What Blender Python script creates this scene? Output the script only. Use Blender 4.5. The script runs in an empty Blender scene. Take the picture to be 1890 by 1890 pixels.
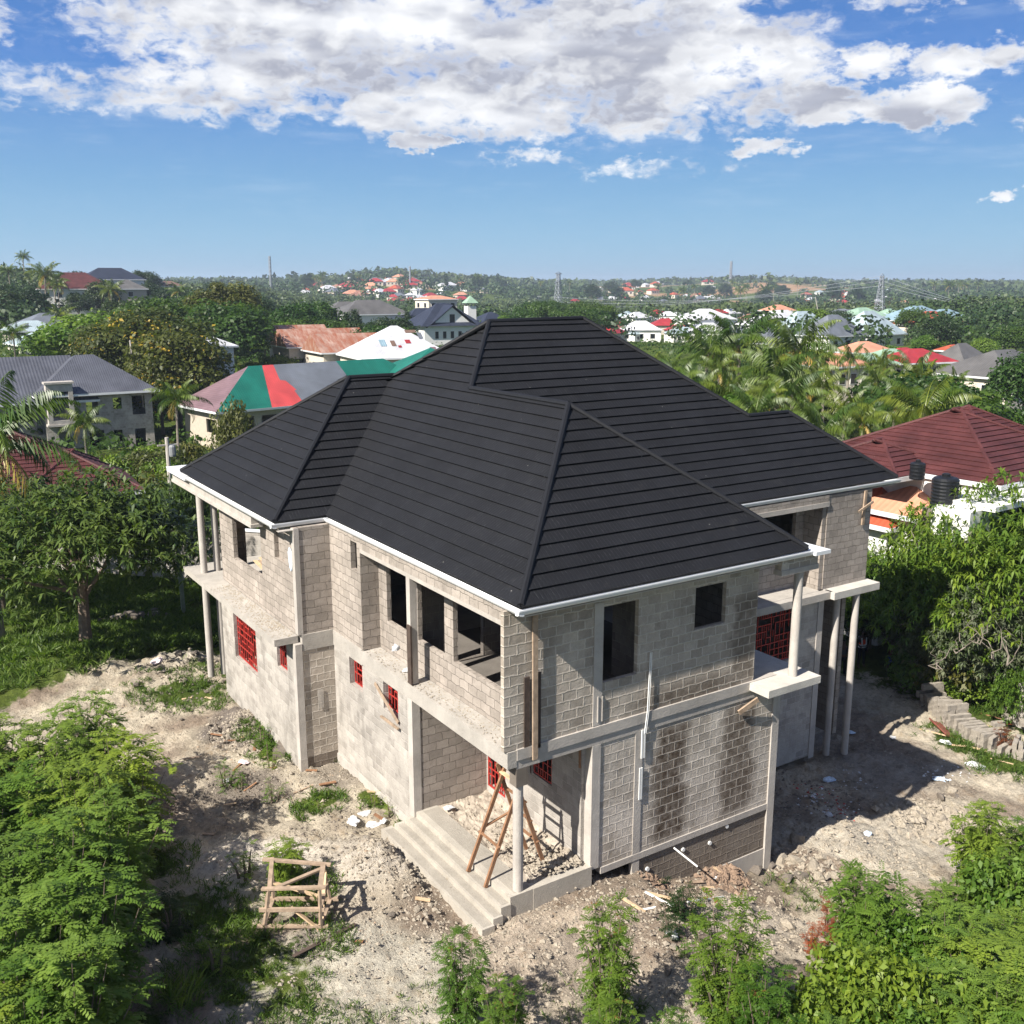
import bpy, math, random
import numpy as np
from mathutils import Vector, Matrix
R=math.radians
S=bpy.context.scene
COL=S.collection
# ---------------------------------------------------------------- camera
FPX=1869.; PITCH=math.atan2(420,FPX); YAW=R(57.0)
FH=np.array([math.cos(YAW),math.sin(YAW),0.]); RT=np.array([FH[1],-FH[0],0.])
FW=FH*math.cos(PITCH)+np.array([0,0,-math.sin(PITCH)]); UP=np.cross(RT,FW)
CAM=np.array([-11.28,-17.04,14.0])
cd=bpy.data.cameras.new('camera'); cam=bpy.data.objects.new('camera',cd); COL.objects.link(cam)
cd.sensor_width=36; cd.sensor_fit='HORIZONTAL'; cd.lens=36*FPX/1890; cd.clip_start=.1; cd.clip_end=40000
cam.matrix_world=Matrix(((RT[0],UP[0],-FW[0],CAM[0]),(RT[1],UP[1],-FW[1],CAM[1]),(RT[2],UP[2],-FW[2],CAM[2]),(0,0,0,1)))
S.camera=cam
S.view_settings.view_transform='Standard'; S.view_settings.look='None'; S.view_settings.gamma=1; S.view_settings.exposure=1.04
# ---------------------------------------------------------------- sun
SUND=Vector((1.06,.205,-1.0)).normalized()          # the way the light travels
sl=bpy.data.lights.new('sun','SUN'); sl.energy=5.0; sl.angle=R(.55); sl.color=(1,.945,.86)
sun=bpy.data.objects.new('sun',sl); COL.objects.link(sun); sun.rotation_euler=SUND.to_track_quat('-Z','Y').to_euler(); sun.location=(-30,-5,40)
SEL=math.asin(-SUND.z); SROT=math.atan2(-SUND.x,-SUND.y)
# ---------------------------------------------------------------- node helpers
class NT:
    def __init__(s,nt): s.t=nt; s.n=nt.nodes; s.l=nt.links
    def new(s,ty,**kw):
        n=s.n.new(ty)
        for k,v in kw.items():
            if k=='ins':
                for a,b in v.items(): s.set(n.inputs[a],b)
            else: setattr(n,k,v)
        return n
    def set(s,sock,v):
        if isinstance(v,bpy.types.NodeSocket): s.l.new(v,sock)
        elif isinstance(v,(tuple,list)) and len(v)==3 and sock.type=='RGBA': sock.default_value=(*v,1)
        else: sock.default_value=v
    def math(s,op,a,b=0.,c=None,clamp=False):
        n=s.new('ShaderNodeMath',operation=op,use_clamp=clamp); s.set(n.inputs[0],a); s.set(n.inputs[1],b)
        if c is not None: s.set(n.inputs[2],c)
        return n.outputs[0]
    def vmath(s,op,a,b=None,sc=None):
        n=s.new('ShaderNodeVectorMath',operation=op); s.set(n.inputs[0],a)
        if b is not None: s.set(n.inputs[1],b)
        if sc is not None: s.set(n.inputs['Scale'],sc)
        return n.outputs['Value' if op in('DOT_PRODUCT','LENGTH','DISTANCE') else 'Vector']
    def mix(s,f,a,b,mode='MIX'):
        n=s.new('ShaderNodeMix',data_type='RGBA',blend_type=mode); s.set(n.inputs[0],f); s.set(n.inputs[6],a); s.set(n.inputs[7],b); return n.outputs[2]
    def ramp(s,f,pts):
        n=s.new('ShaderNodeValToRGB'); s.set(n.inputs[0],f); e=n.color_ramp.elements
        while len(e)<len(pts): e.new(.5)
        for i,(p,c) in enumerate(pts): e[i].position=p; e[i].color=(c,c,c,1) if not isinstance(c,tuple) else (*c,1)
        return n.outputs[0]
    def smooth(s,v,a,b):
        n=s.new('ShaderNodeMapRange',interpolation_type='SMOOTHSTEP'); s.set(n.inputs[0],v); s.set(n.inputs[1],a); s.set(n.inputs[2],b); return n.outputs[0]
    def noise(s,vec,scale,detail=4,rough=.55,dist=0.,out=0):
        n=s.new('ShaderNodeTexNoise',ins={'Scale':scale,'Detail':detail,'Roughness':rough,'Distortion':dist})
        if vec is not None: s.set(n.inputs['Vector'],vec)
        return n.outputs[out]
# ---------------------------------------------------------------- world: sky with clouds at real directions, plus added fill clouds
W=bpy.data.worlds.new('World'); S.world=W; W.use_nodes=True; w=NT(W.node_tree)
for n in list(w.n): w.n.remove(n)
sky=w.new('ShaderNodeTexSky',sky_type='NISHITA',sun_disc=False,sun_elevation=SEL,sun_rotation=SROT,altitude=50,air_density=1.0,dust_density=.6,ozone_density=2.2)
tc=w.new('ShaderNodeTexCoord').outputs['Generated']
sep=w.new('ShaderNodeSeparateXYZ',ins={0:tc}).outputs
# degrees: azimuth east of the street's bearing and elevation
az=w.math('MULTIPLY',w.math('ARCTAN2',w.vmath('DOT_PRODUCT',tc,tuple(RT)),w.vmath('DOT_PRODUCT',tc,tuple(FH))),57.2958)
el=w.math('MULTIPLY',w.math('ARCSINE',sep[2]),57.2958)
elp=w.math('MAXIMUM',sep[2],.02)
cv=w.new('ShaderNodeCombineXYZ',ins={0:az,1:w.math('MULTIPLY',el,1.75),2:0.}).outputs[0]
wn=w.new('ShaderNodeSeparateXYZ',ins={0:w.vmath('SUBTRACT',w.noise(cv,.55,5,.62,out=1),(.5,.5,.5))}).outputs
azw=w.math('ADD',az,w.math('MULTIPLY',wn[0],5.5)); elw=w.math('ADD',el,w.math('MULTIPLY',wn[1],2.6))
def blob(a,e,ra,re,s=1.):
    d=w.math('ADD',w.math('POWER',w.math('DIVIDE',w.math('SUBTRACT',azw,a),ra),2.),w.math('POWER',w.math('DIVIDE',w.math('SUBTRACT',elw,e),re),2.))
    return w.math('MULTIPLY',w.math('SUBTRACT',1.,w.math('MINIMUM',d,1.6)),s)
BL=[(-8,13.2,15.,4.7,1.05),(4,11.6,12.5,4.3,1.05),(-14,10.6,6.5,2.9,1.),(10.5,9.9,6.5,2.6,1.),(-1.5,8.9,9,1.8,1.),(-28,13.5,4.2,4.2,1.),(-24,9.3,5.,1.0,.45),(15.8,9.1,2.8,1.3,1.1),(20.6,8.7,3.6,1.15,1.35),(23.5,10.6,4.2,1.0,1.),(18.5,10.9,2.,.9,.9),
    (28.8,7.3,3.8,1.0,1.5),(-4.9,7.3,1.7,.65,1.35),(13.0,6.9,2.0,.75,1.2),(1.,6.6,3.0,.45,.55),(7.5,6.0,4.5,.45,.45),(24.9,4.3,1.1,.4,.9),(27.8,4.9,1.2,1.0,1.),(28,14.3,4.5,2.6,1.),(20,14.6,2.6,2.4,.8),(40,12,6,4,.8),(-42,12,8,5,.8)]
fld=None
for b in BL:
    q=blob(*b); fld=q if fld is None else w.math('MAXIMUM',fld,q)
wa=w.vmath('ADD',cv,w.vmath('SCALE',w.vmath('SUBTRACT',w.noise(cv,.45,3,.6,out=1),(.5,.5,.5)),sc=1.7))
nb=w.noise(wa,.22,7,.46)
nb2=w.noise(w.vmath('ADD',wa,(.55,-1.15,0)),.22,4,.50)
nl=w.noise(w.vmath('ADD',cv,(31,7,0)),.11,3,.5)
dens=w.math('ADD',w.math('SUBTRACT',w.math('MULTIPLY',fld,.95),w.math('MULTIPLY',w.smooth(el,8.,4.),.35)),w.math('MULTIPLY',w.math('SUBTRACT',nb,.5),2.5))
back=w.math('MULTIPLY',w.smooth(w.math('ABSOLUTE',az),45.,70.),w.smooth(el,4.,14.))  # clouds added outside the view to give white fill light
dens=w.math('MAXIMUM',dens,w.math('MULTIPLY',back,w.math('ADD',-.05,w.math('MULTIPLY',w.math('SUBTRACT',nb,.5),4.))))
nf0=w.noise(wa,1.0,6,.60)
dens=w.math('ADD',dens,w.math('MULTIPLY',w.math('MULTIPLY',w.math('SUBTRACT',nf0,.5),1.9),w.smooth(fld,-.35,.25)))
cov=w.smooth(dens,-.06,.74)
thick=w.smooth(dens,.10,.95)
nf_=w.noise(wa,.75,5,.6)
nb3=w.noise(w.vmath('ADD',wa,(.22,-.5,0)),.75,4,.6)
lit=w.math('ADD',w.math('MULTIPLY',w.math('SUBTRACT',nb,nb2),5.),w.math('ADD',.58,w.math('MULTIPLY',w.math('SUBTRACT',nf_,nb3),.45)),clamp=True)
nl=w.noise(w.vmath('ADD',w.vmath('MULTIPLY',cv,(.7,1.5,1.)),(31,7,0)),.16,3,.5)
grey=w.math('MULTIPLY',w.smooth(nl,.35,.57),thick)
grey=w.math('MULTIPLY',grey,w.math('SUBTRACT',1.45,lit,clamp=True))
ccol=w.mix(grey,(8.6,8.7,8.9),(3.3,3.45,4.1))
ccol=w.mix(w.math('MULTIPLY',w.math('SUBTRACT',1.,lit,clamp=True),.45),ccol,(4.6,4.9,5.8))
st=w.noise(w.vmath('MULTIPLY',cv,(.35,1.2,1.)),.35,6,.6)
wisp=w.math('MULTIPLY',w.smooth(st,.5,.75),.30)
wisp=w.math('MULTIPLY',wisp,w.smooth(el,2.,7.))
grad=w.ramp(w.math('DIVIDE',el,40.),[(0.,(2.7,4.7,6.5)),(.06,(2.2,4.3,6.4)),(.13,(1.55,3.5,6.0)),(.27,(.70,2.1,5.5)),(.5,(.32,1.1,3.6)),(1.,(.20,.70,2.4))])
skyc=w.mix(.9,sky.outputs[0],grad)
sd=w.vmath('DOT_PRODUCT',tc,tuple(-SUND)); glow=w.math('POWER',w.math('MAXIMUM',sd,0.),5.)
skyc=w.mix(w.math('MULTIPLY',glow,.22),skyc,(16.,15.,13.5))
skyc=w.mix(wisp,skyc,(5.2,6.3,7.8))
skyc=w.mix(cov,skyc,ccol)
bg=w.new('ShaderNodeBackground',ins={0:skyc,1:.060}); wo=w.new('ShaderNodeOutputWorld',ins={0:bg.outputs[0]})
# ---------------------------------------------------------------- object helpers
def link(o,parent=None):
    COL.objects.link(o)
    if parent is not None: o.parent=parent
    return o
def tag(o,label=None,cat=None,group=None,kind=None):
    if label: o['label']=label
    if cat: o['category']=cat
    if group: o['group']=group
    if kind: o['kind']=kind
    return o
def thing(name,label,cat,loc=(0,0,0),rz=0,group=None,sc=1.):
    o=bpy.data.objects.new(name,None); o.empty_display_size=.3; link(o); o.location=loc; o.rotation_euler=(0,0,rz); o.scale=(sc,sc,sc)
    return tag(o,label,cat,group)
def copy_tree(root,loc,rz,sc=1.,label=None,group=None,kids=None):
    r=root.copy(); COL.objects.link(r); r.location=loc; r.rotation_euler=(0,0,rz); r.scale=sc if isinstance(sc,tuple) else (sc,sc,sc)
    if label: r['label']=label
    if group: r['group']=group
    for ch in list(root.children):
        c=ch.copy(); COL.objects.link(c); c.parent=r
        for g in ch.children:
            d=g.copy(); COL.objects.link(d); d.parent=c
    return r
class MB:
    def __init__(s): s.v=[]; s.f=[]; s.m=[]; s.uv=None
    def add(s,vs,fs,mi=0,uvs=None):
        b=len(s.v); s.v+= [tuple(v) for v in vs]; s.f+=[tuple(i+b for i in f) for f in fs]; s.m+=[mi]*len(fs)
        if uvs is not None:
            if s.uv is None: s.uv={}
            for k,f in enumerate(fs): s.uv[len(s.f)-len(fs)+k]=[uvs[i] for i in f]
        return s
    def box(s,x0,x1,y0,y1,z0,z1,mi=0,M=None):
        vs=[(x,y,z) for z in(z0,z1) for y in(y0,y1) for x in(x0,x1)]
        if M is not None: vs=[tuple(M@Vector(v)) for v in vs]
        return s.add(vs,[(0,2,3,1),(4,5,7,6),(0,1,5,4),(2,6,7,3),(0,4,6,2),(1,3,7,5)],mi)
    def beam(s,p,q,w,h,mi=0,up=(0,0,1),tw=None):
        p=Vector(p); q=Vector(q); d=(q-p).normalized(); u=Vector(up)
        if abs(d.dot(u))>.98: u=Vector((1,0,0))
        a=d.cross(u).normalized()*(w/2); b=a.cross(d).normalized()*(h/2)
        vs=[p-a-b,p+a-b,p+a+b,p-a+b,q-a-b,q+a-b,q+a+b,q-a+b]
        return s.add(vs,[(3,2,1,0),(4,5,6,7),(0,1,5,4),(1,2,6,5),(2,3,7,6),(3,0,4,7)],mi)
    def tube(s,pts,rad,n=8,mi=0,cap=True):
        pts=[Vector(p) for p in pts]; k=len(pts); rad=rad if isinstance(rad,(list,tuple)) else [rad]*k
        vs=[]; a=None
        for i,p in enumerate(pts):
            d=(pts[min(i+1,k-1)]-pts[max(i-1,0)]).normalized()
            if a is None: a=d.cross(Vector((0,0,1)) if abs(d.z)<.9 else Vector((1,0,0))).normalized()
            else: a=(a-d*a.dot(d)).normalized()
            b=d.cross(a)
            for j in range(n):
                t=2*math.pi*j/n; vs.append(p+(a*math.cos(t)+b*math.sin(t))*rad[i])
        fs=[(i*n+j,i*n+(j+1)%n,(i+1)*n+(j+1)%n,(i+1)*n+j) for i in range(k-1) for j in range(n)]
        if cap: fs+=[tuple(range(n-1,-1,-1)),tuple((k-1)*n+j for j in range(n))]
        return s.add(vs,fs,mi)
    def lathe(s,prof,c=(0,0,0),n=20,mi=0):
        vs=[]; k=len(prof)
        for r,z in prof:
            for j in range(n):
                t=2*math.pi*j/n; vs.append((c[0]+r*math.cos(t),c[1]+r*math.sin(t),c[2]+z))
        fs=[(i*n+j,i*n+(j+1)%n,(i+1)*n+(j+1)%n,(i+1)*n+j) for i in range(k-1) for j in range(n)]
        fs+=[tuple(range(n-1,-1,-1)),tuple((k-1)*n+j for j in range(n))]
        return s.add(vs,fs,mi)
    def wall(s,ax,c0,c1,a0,a1,z0,z1,holes=(),mi=0):
        """ax='x': slab between x=c0..c1 running along y (a); holes=(a0,a1,z0,z1)"""
        A=sorted({a0,a1,*[h for q in holes for h in q[:2]]}); Z=sorted({z0,z1,*[h for q in holes for h in q[2:4]]})
        A=[a for a in A if a0<=a<=a1]; Z=[z for z in Z if z0<=z<=z1]
        def solid(i,j):
            if not(0<=i<len(A)-1 and 0<=j<len(Z)-1): return False
            ca=(A[i]+A[i+1])/2; cz=(Z[j]+Z[j+1])/2
            return not any(h[0]<ca<h[1] and h[2]<cz<h[3] for h in holes)
        P=(lambda c,a,z:(c,a,z)) if ax=='x' else (lambda c,a,z:(a,c,z))
        fl=(ax=='x')
        def q(p):
            s.add(p,[(0,1,2,3) if fl else (3,2,1,0)],mi)
        for i in range(len(A)-1):
            for j in range(len(Z)-1):
                if not solid(i,j): continue
                a,b,c,d=A[i],A[i+1],Z[j],Z[j+1]
                q([P(c0,a,c),P(c0,a,d),P(c0,b,d),P(c0,b,c)]); q([P(c1,a,c),P(c1,b,c),P(c1,b,d),P(c1,a,d)])
                if not solid(i-1,j): q([P(c0,a,c),P(c1,a,c),P(c1,a,d),P(c0,a,d)])
                if not solid(i+1,j): q([P(c0,b,c),P(c0,b,d),P(c1,b,d),P(c1,b,c)])
                if not solid(i,j-1): q([P(c0,a,c),P(c0,b,c),P(c1,b,c),P(c1,a,c)])
                if not solid(i,j+1): q([P(c0,a,d),P(c1,a,d),P(c1,b,d),P(c0,b,d)])
        return s
    def build(s,name,mats,parent=None,smooth=False):
        me=bpy.data.meshes.new(name); me.from_pydata(s.v,[],s.f)
        mats=mats if isinstance(mats,(list,tuple)) else [mats]
        for m in mats: me.materials.append(m)
        if len(mats)>1: me.polygons.foreach_set('material_index',s.m)
        uv=me.uv_layers.new(name='UVMap'); nl=len(me.loops)
        li=np.empty(nl,np.int32); me.loops.foreach_get('vertex_index',li)
        co=np.empty(len(me.vertices)*3); me.vertices.foreach_get('co',co); co=co.reshape(-1,3)[li]
        npoly=len(me.polygons); nr=np.empty(npoly*3); me.polygons.foreach_get('normal',nr); nr=np.abs(nr.reshape(-1,3))
        lt=np.empty(npoly,np.int32); me.polygons.foreach_get('loop_total',lt); k=np.repeat(nr,lt,axis=0)
        o=np.where((k[:,2]>k[:,0])&(k[:,2]>k[:,1]),2,np.where(k[:,0]>k[:,1],0,1))
        u=np.where(o==0,co[:,1],co[:,0]); v=np.where(o==2,co[:,1],co[:,2]); uvc=np.stack([u,v],1)
        if s.uv:
            ls=np.empty(npoly,np.int32); me.polygons.foreach_get('loop_start',ls)
            for fi,uu in s.uv.items():
                for i,q in enumerate(uu): uvc[ls[fi]+i]=q
        uv.data.foreach_set('uv',uvc.ravel())
        if smooth: me.polygons.foreach_set('use_smooth',[True]*npoly)
        me.update()
        return link(bpy.data.objects.new(name,me),parent)
def quads(name,V,mats,parent=None,tint=None,rgb=None,smooth=False,matidx=None,k=4):
    """V: (n,k,3) faces that share nothing"""
    n=len(V); me=bpy.data.meshes.new(name); me.vertices.add(n*k); me.loops.add(n*k); me.polygons.add(n)
    me.vertices.foreach_set('co',np.ascontiguousarray(V,dtype=np.float32).ravel()); me.loops.foreach_set('vertex_index',np.arange(n*k,dtype=np.int32))
    me.polygons.foreach_set('loop_start',np.arange(0,n*k,k,dtype=np.int32)); me.polygons.foreach_set('loop_total',np.full(n,k,dtype=np.int32))
    for m in (mats if isinstance(mats,(list,tuple)) else [mats]): me.materials.append(m)
    if matidx is not None: me.polygons.foreach_set('material_index',matidx.astype(np.int32))
    me.update(calc_edges=True)
    if tint is not None:
        a=me.attributes.new('tint','FLOAT','FACE'); a.data.foreach_set('value',tint.astype(np.float32))
    return link(bpy.data.objects.new(name,me),parent)
# ---------------------------------------------------------------- numpy noise
def _h(i,j,s): 
    n=(i*374761393+j*668265263+s*1442695041)&0x7fffffff; n=((n^(n>>13))*1274126177)&0x7fffffff; return ((n^(n>>16))&0xffff)/65535.
def vnoise(x,y,s=0):
    x=np.asarray(x,float); y=np.asarray(y,float); i=np.floor(x).astype(np.int64); j=np.floor(y).astype(np.int64); fx=x-i; fy=y-j
    fx=fx*fx*(3-2*fx); fy=fy*fy*(3-2*fy)
    return (_h(i,j,s)*(1-fx)+_h(i+1,j,s)*fx)*(1-fy)+(_h(i,j+1,s)*(1-fx)+_h(i+1,j+1,s)*fx)*fy
def fbm(x,y,o=4,s=0,g=.5):
    r=0;a=1;t=0
    for k in range(o): r=r+a*vnoise(x*2**k,y*2**k,s+k*7); t+=a; a*=g
    return r/t
def sstep(a,b,x): t=np.clip((x-a)/(b-a),0,1); return t*t*(3-2*t)
def ray(u,v): return FW+RT*(u-945)/FPX+UP*(945-v)/FPX
def at_z(u,v,z): r=ray(u,v); return CAM+r*((z-CAM[2])/r[2])
def project(p):
    d=np.asarray(p,float)-CAM; q=d@FW; return 945+FPX*(d@RT)/q,945-FPX*(d@UP)/q,q
# ---------------------------------------------------------------- materials
def mat(name):
    m=bpy.data.materials.new(name); m.use_nodes=True; t=NT(m.node_tree); b=t.n['Principled BSDF']; b.inputs['Specular IOR Level'].default_value=.25
    return m,t,b
def plain(name,col,rough=.8,metal=0.,var=.15,scale=3.,bump=0.,dirt=0.):
    m,t,b=mat(name); P=t.new('ShaderNodeTexCoord').outputs['Object']
    n=t.noise(P,scale,6,.65); c=t.mix(t.ramp(n,[(.3,0.),(.7,1.)]),tuple(x*(1-var) for x in col),tuple(min(1,x*(1+var)) for x in col))
    if dirt: c=t.mix(t.math('MULTIPLY',t.smooth(t.noise(P,scale*.4,7,.7),.48,.68),dirt),c,tuple(x*.45 for x in col))
    t.set(b.inputs['Base Color'],c); b.inputs['Roughness'].default_value=rough; b.inputs['Metallic'].default_value=metal
    if bump:
        bp=t.new('ShaderNodeBump',ins={'Strength':bump,'Distance':.03,'Height':t.noise(P,scale*8,6,.7)}); t.set(b.inputs['Normal'],bp.outputs[0])
    return m
def blockwall(name,c1,c2,cm,smear=.5,wob=.03,stains=False,mort=.016,bs=.9):
    """hollow block masonry: joints in metres from the UV map, mortar smears, damp patches"""
    m,t,b=mat(name); uv=t.new('ShaderNodeUVMap').outputs[0]
    P=t.new('ShaderNodeTexCoord').outputs['Object']
    w1=t.vmath('SCALE',t.vmath('SUBTRACT',t.noise(P,3.2,3,.6,out=1),(.5,.5,.5)),sc=wob*2.6)
    w2=t.vmath('SCALE',t.vmath('SUBTRACT',t.noise(P,14,2,.6,out=1),(.5,.5,.5)),sc=wob*.8)
    uvw=t.vmath('ADD',t.vmath('ADD',uv,w1),w2)
    br=t.new('ShaderNodeTexBrick',offset=.5,ins={'Vector':uvw,'Color1':c1,'Color2':c2,'Mortar':cm,'Scale':1.,'Mortar Size':mort,'Mortar Smooth':.75,'Bias':-.15,'Brick Width':.41,'Row Height':.235})
    big=t.noise(P,.7,5,.6); fine=t.noise(P,26,5,.75); mid=t.noise(P,4.5,5,.7)
    sm=t.math('MULTIPLY',t.smooth(t.noise(t.vmath('ADD',P,(7,3,1)),1.1,6,.68),.44,.60),smear)
    col=t.mix(sm,br.outputs[0],tuple(x*.98 for x in cm))
    col=t.mix(1.,col,t.ramp(big,[(.3,.80),(.7,1.12)]),'MULTIPLY')
    col=t.mix(1.,col,t.ramp(mid,[(.25,.86),(.75,1.10)]),'MULTIPLY')
    col=t.mix(1.,col,t.ramp(fine,[(.25,.84),(.75,1.12)]),'MULTIPLY')
    # a darker damp skirt that is part of the wall near the soil, irregular
    z=t.new('ShaderNodeSeparateXYZ',ins={0:P}).outputs
    if stains:
        def band(x0,w_,z0,z1,s):
            xx=t.math('ADD',z[0],t.math('MULTIPLY',t.math('SUBTRACT',t.noise(P,1.6,4,.6),.5),.9))
            a=t.smooth(t.math('ABSOLUTE',t.math('SUBTRACT',xx,x0)),w_,w_*.45)
            c=t.math('MULTIPLY',t.smooth(z[2],z0-.25,z0+.25),t.smooth(z[2],z1+.25,z1-.25)); return t.math('MULTIPLY',t.math('MULTIPLY',a,c),s)
        k=t.math('MAXIMUM',band(4.8,.72,.15,3.35,1.),band(7.15,.80,.2,3.3,.9))
        k=t.math('MAXIMUM',k,band(7.2,.6,3.9,6.3,.75)); k=t.math('MAXIMUM',k,band(5.4,2.4,3.6,4.35,.8))
        k=t.math('MULTIPLY',k,t.ramp(mid,[(.3,.55),(.6,1.)]))
        k=t.math('MULTIPLY',k,t.math('ADD',.5,t.math('MULTIPLY',t.math('SUBTRACT',1.,br.outputs[1]),.5)))
        col=t.mix(k,col,(.078,.056,.040))
        low=t.math('MULTIPLY',t.smooth(z[2],.05,-.05),.78); col=t.mix(low,col,(.12,.095,.075))
    else:
        k=t.math('MULTIPLY',t.smooth(t.noise(t.vmath('MULTIPLY',P,(1.2,1.2,.35)),1.,6,.65),.56,.72),.40); col=t.mix(k,col,tuple(x*.42 for x in c2))
    t.set(b.inputs['Base Color'],col); b.inputs['Roughness'].default_value=.92; b.inputs['Specular IOR Level'].default_value=.12
    h=t.math('ADD',t.math('MULTIPLY',t.math('MULTIPLY',br.outputs[1],t.math('SUBTRACT',1.,sm)),-.8 if mort<.02 else .8),t.math('MULTIPLY',fine,.5)); h=t.math('ADD',h,t.math('MULTIPLY',mid,1.0))
    bp=t.new('ShaderNodeBump',ins={'Strength':bs,'Distance':.018,'Height':h}); t.set(b.inputs['Normal'],bp.outputs[0])
    return m
def concrete(name,col,dirt=.5,streak=.3,bump=.6):
    m,t,b=mat(name); P=t.new('ShaderNodeTexCoord').outputs['Object']
    a=t.noise(P,1.3,7,.65); f=t.noise(P,22,6,.72); s=t.noise(t.vmath('MULTIPLY',P,(3.5,3.5,.35)),1.4,5,.65)
    c=t.mix(t.ramp(a,[(.35,0.),(.7,1.)]),tuple(x*.82 for x in col),tuple(min(.9,x*1.1) for x in col))
    c=t.mix(t.math('MULTIPLY',t.smooth(s,.52,.74),streak),c,tuple(x*.45 for x in col))
    c=t.mix(t.math('MULTIPLY',t.smooth(f,.55,.75),dirt*.6),c,tuple(x*.5 for x in col))
    c=t.mix(t.math('MULTIPLY',t.smooth(t.noise(P,3.1,7,.75),.52,.7),dirt*.5),c,tuple(x*.62 for x in col))
    t.set(b.inputs['Base Color'],c); b.inputs['Roughness'].default_value=.9; b.inputs['Specular IOR Level'].default_value=.15
    bp=t.new('ShaderNodeBump',ins={'Strength':bump,'Distance':.02,'Height':t.math('ADD',f,a)}); t.set(b.inputs['Normal'],bp.outputs[0])
    return m
def rooftile(name,col,groove=.105,rough=.62,gs=.5,vary=.3):
    m,t,b=mat(name); uv=t.new('ShaderNodeUVMap').outputs[0]; P=t.new('ShaderNodeTexCoord').outputs['Object']
    s=t.new('ShaderNodeSeparateXYZ',ins={0:uv}).outputs
    br=t.new('ShaderNodeTexBrick',offset=.37,offset_frequency=2,ins={'Vector':uv,'Color1':(1,1,1),'Color2':(.70,.70,.70),'Mortar':(1.3,1.3,1.35),'Scale':1.,'Mortar Size':.006,'Mortar Smooth':.3,'Brick Width':1.28,'Row Height':.37})
    g=t.math('FRACT',t.math('DIVIDE',s[0],groove)); g=t.math('ABSOLUTE',t.math('SUBTRACT',g,.5))
    gr=t.smooth(g,.36,.49); gn=t.math('MULTIPLY',gr,t.smooth(t.noise(P,7.,3,.6),.48,.75))
    c=t.mix(t.ramp(t.noise(P,.8,6,.6),[(.3,0.),(.7,1.)]),tuple(x*(1-vary) for x in col),tuple(x*(1+vary) for x in col))
    c=t.mix(1.,c,t.ramp(t.noise(P,60,3,.8),[(.3,.75),(.7,1.3)]),'MULTIPLY')
    c=t.mix(.7,c,br.outputs[0],'MULTIPLY')
    c=t.mix(t.math('MULTIPLY',gn,.45),c,tuple(min(1,x*3+.05) for x in col))
    c=t.mix(t.math('MULTIPLY',t.smooth(t.noise(P,1.9,8,.75),.56,.78),.16),c,(.10,.095,.085))
    spk=t.new('ShaderNodeTexVoronoi',feature='F1',ins={'Vector':P,'Scale':1.5,'Randomness':1.}).outputs['Distance']; c=t.mix(t.math('MULTIPLY',t.smooth(spk,.035,.018),.6),c,(.30,.29,.27))
    t.set(b.inputs['Base Color'],c); b.inputs['Roughness'].default_value=rough; b.inputs['Specular IOR Level'].default_value=.22
    h=t.math('ADD',t.math('MULTIPLY',gr,-1.),t.math('MULTIPLY',t.noise(P,90,2,.7),.5))
    bp=t.new('ShaderNodeBump',ins={'Strength':gs,'Distance':.012,'Height':h}); t.set(b.inputs['Normal'],bp.outputs[0])
    return m
def corrug(name,col,pitch=.2,rust=0.,rough=.5,metal=.2,patch=None):
    m,t,b=mat(name); uv=t.new('ShaderNodeUVMap').outputs[0]; P=t.new('ShaderNodeTexCoord').outputs['Object']
    s=t.new('ShaderNodeSeparateXYZ',ins={0:uv}).outputs
    g=t.math('SINE',t.math('MULTIPLY',s[0],2*math.pi/pitch))
    c=t.mix(t.ramp(t.noise(P,.5,6,.6),[(.3,0.),(.7,1.)]),tuple(x*.75 for x in col),tuple(min(1,x*1.2) for x in col))
    if rust: c=t.mix(t.math('MULTIPLY',t.smooth(t.noise(t.vmath('MULTIPLY',uv,(1.,.25,1.)),.9,6,.7),.5-.2*rust,.62),.95),c,(.30,.10,.05))
    c=t.mix(.22,c,t.ramp(g,[(.0,.55),(.6,1.)]),'MULTIPLY')
    t.set(b.inputs['Base Color'],c); b.inputs['Roughness'].default_value=rough; b.inputs['Metallic'].default_value=metal
    bp=t.new('ShaderNodeBump',ins={'Strength':.35,'Distance':pitch*.10,'Height':g}); t.set(b.inputs['Normal'],bp.outputs[0])
    return m
def leafmat(name,c1,c2,c3=None,f3=0.,trans=.35,rough=.5):
    m,t,b=mat(name); a=t.new('ShaderNodeAttribute',attribute_name='tint').outputs['Fac']
    oi=t.new('ShaderNodeObjectInfo').outputs['Random']
    c=t.mix(a,c1,c2)
    if c3: c=t.mix(t.smooth(a,1-f3-.01,1-f3+.01),c,c3)
    c=t.mix(1.,c,t.ramp(oi,[(0.,(.68,.80,.62)),(.5,(1.,1.,1.)),(1.,(1.38,1.16,.82))]),'MULTIPLY')
    t.set(b.inputs['Base Color'],c); b.inputs['Roughness'].default_value=rough; b.inputs['Specular IOR Level'].default_value=.3
    tr=t.new('ShaderNodeBsdfTranslucent'); t.set(tr.inputs[0],t.mix(1.,c,(1.25,1.45,.5),'MULTIPLY'))
    mx=t.new('ShaderNodeMixShader',ins={0:trans,1:b.outputs[0],2:tr.outputs[0]}); t.l.new(mx.outputs[0],t.n['Material Output'].inputs[0])
    return m
M={}
M['blk_up']=blockwall('upper_block',(.395,.345,.30),(.285,.25,.215),(.205,.178,.153),smear=.2,wob=.045,mort=.012)
M['blk_in']=blockwall('interior_block_shaded',(.17,.15,.13),(.12,.105,.095),(.20,.18,.16),smear=.2,wob=.02)  # block colour darkened so the rooms look unlit through the windows
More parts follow.
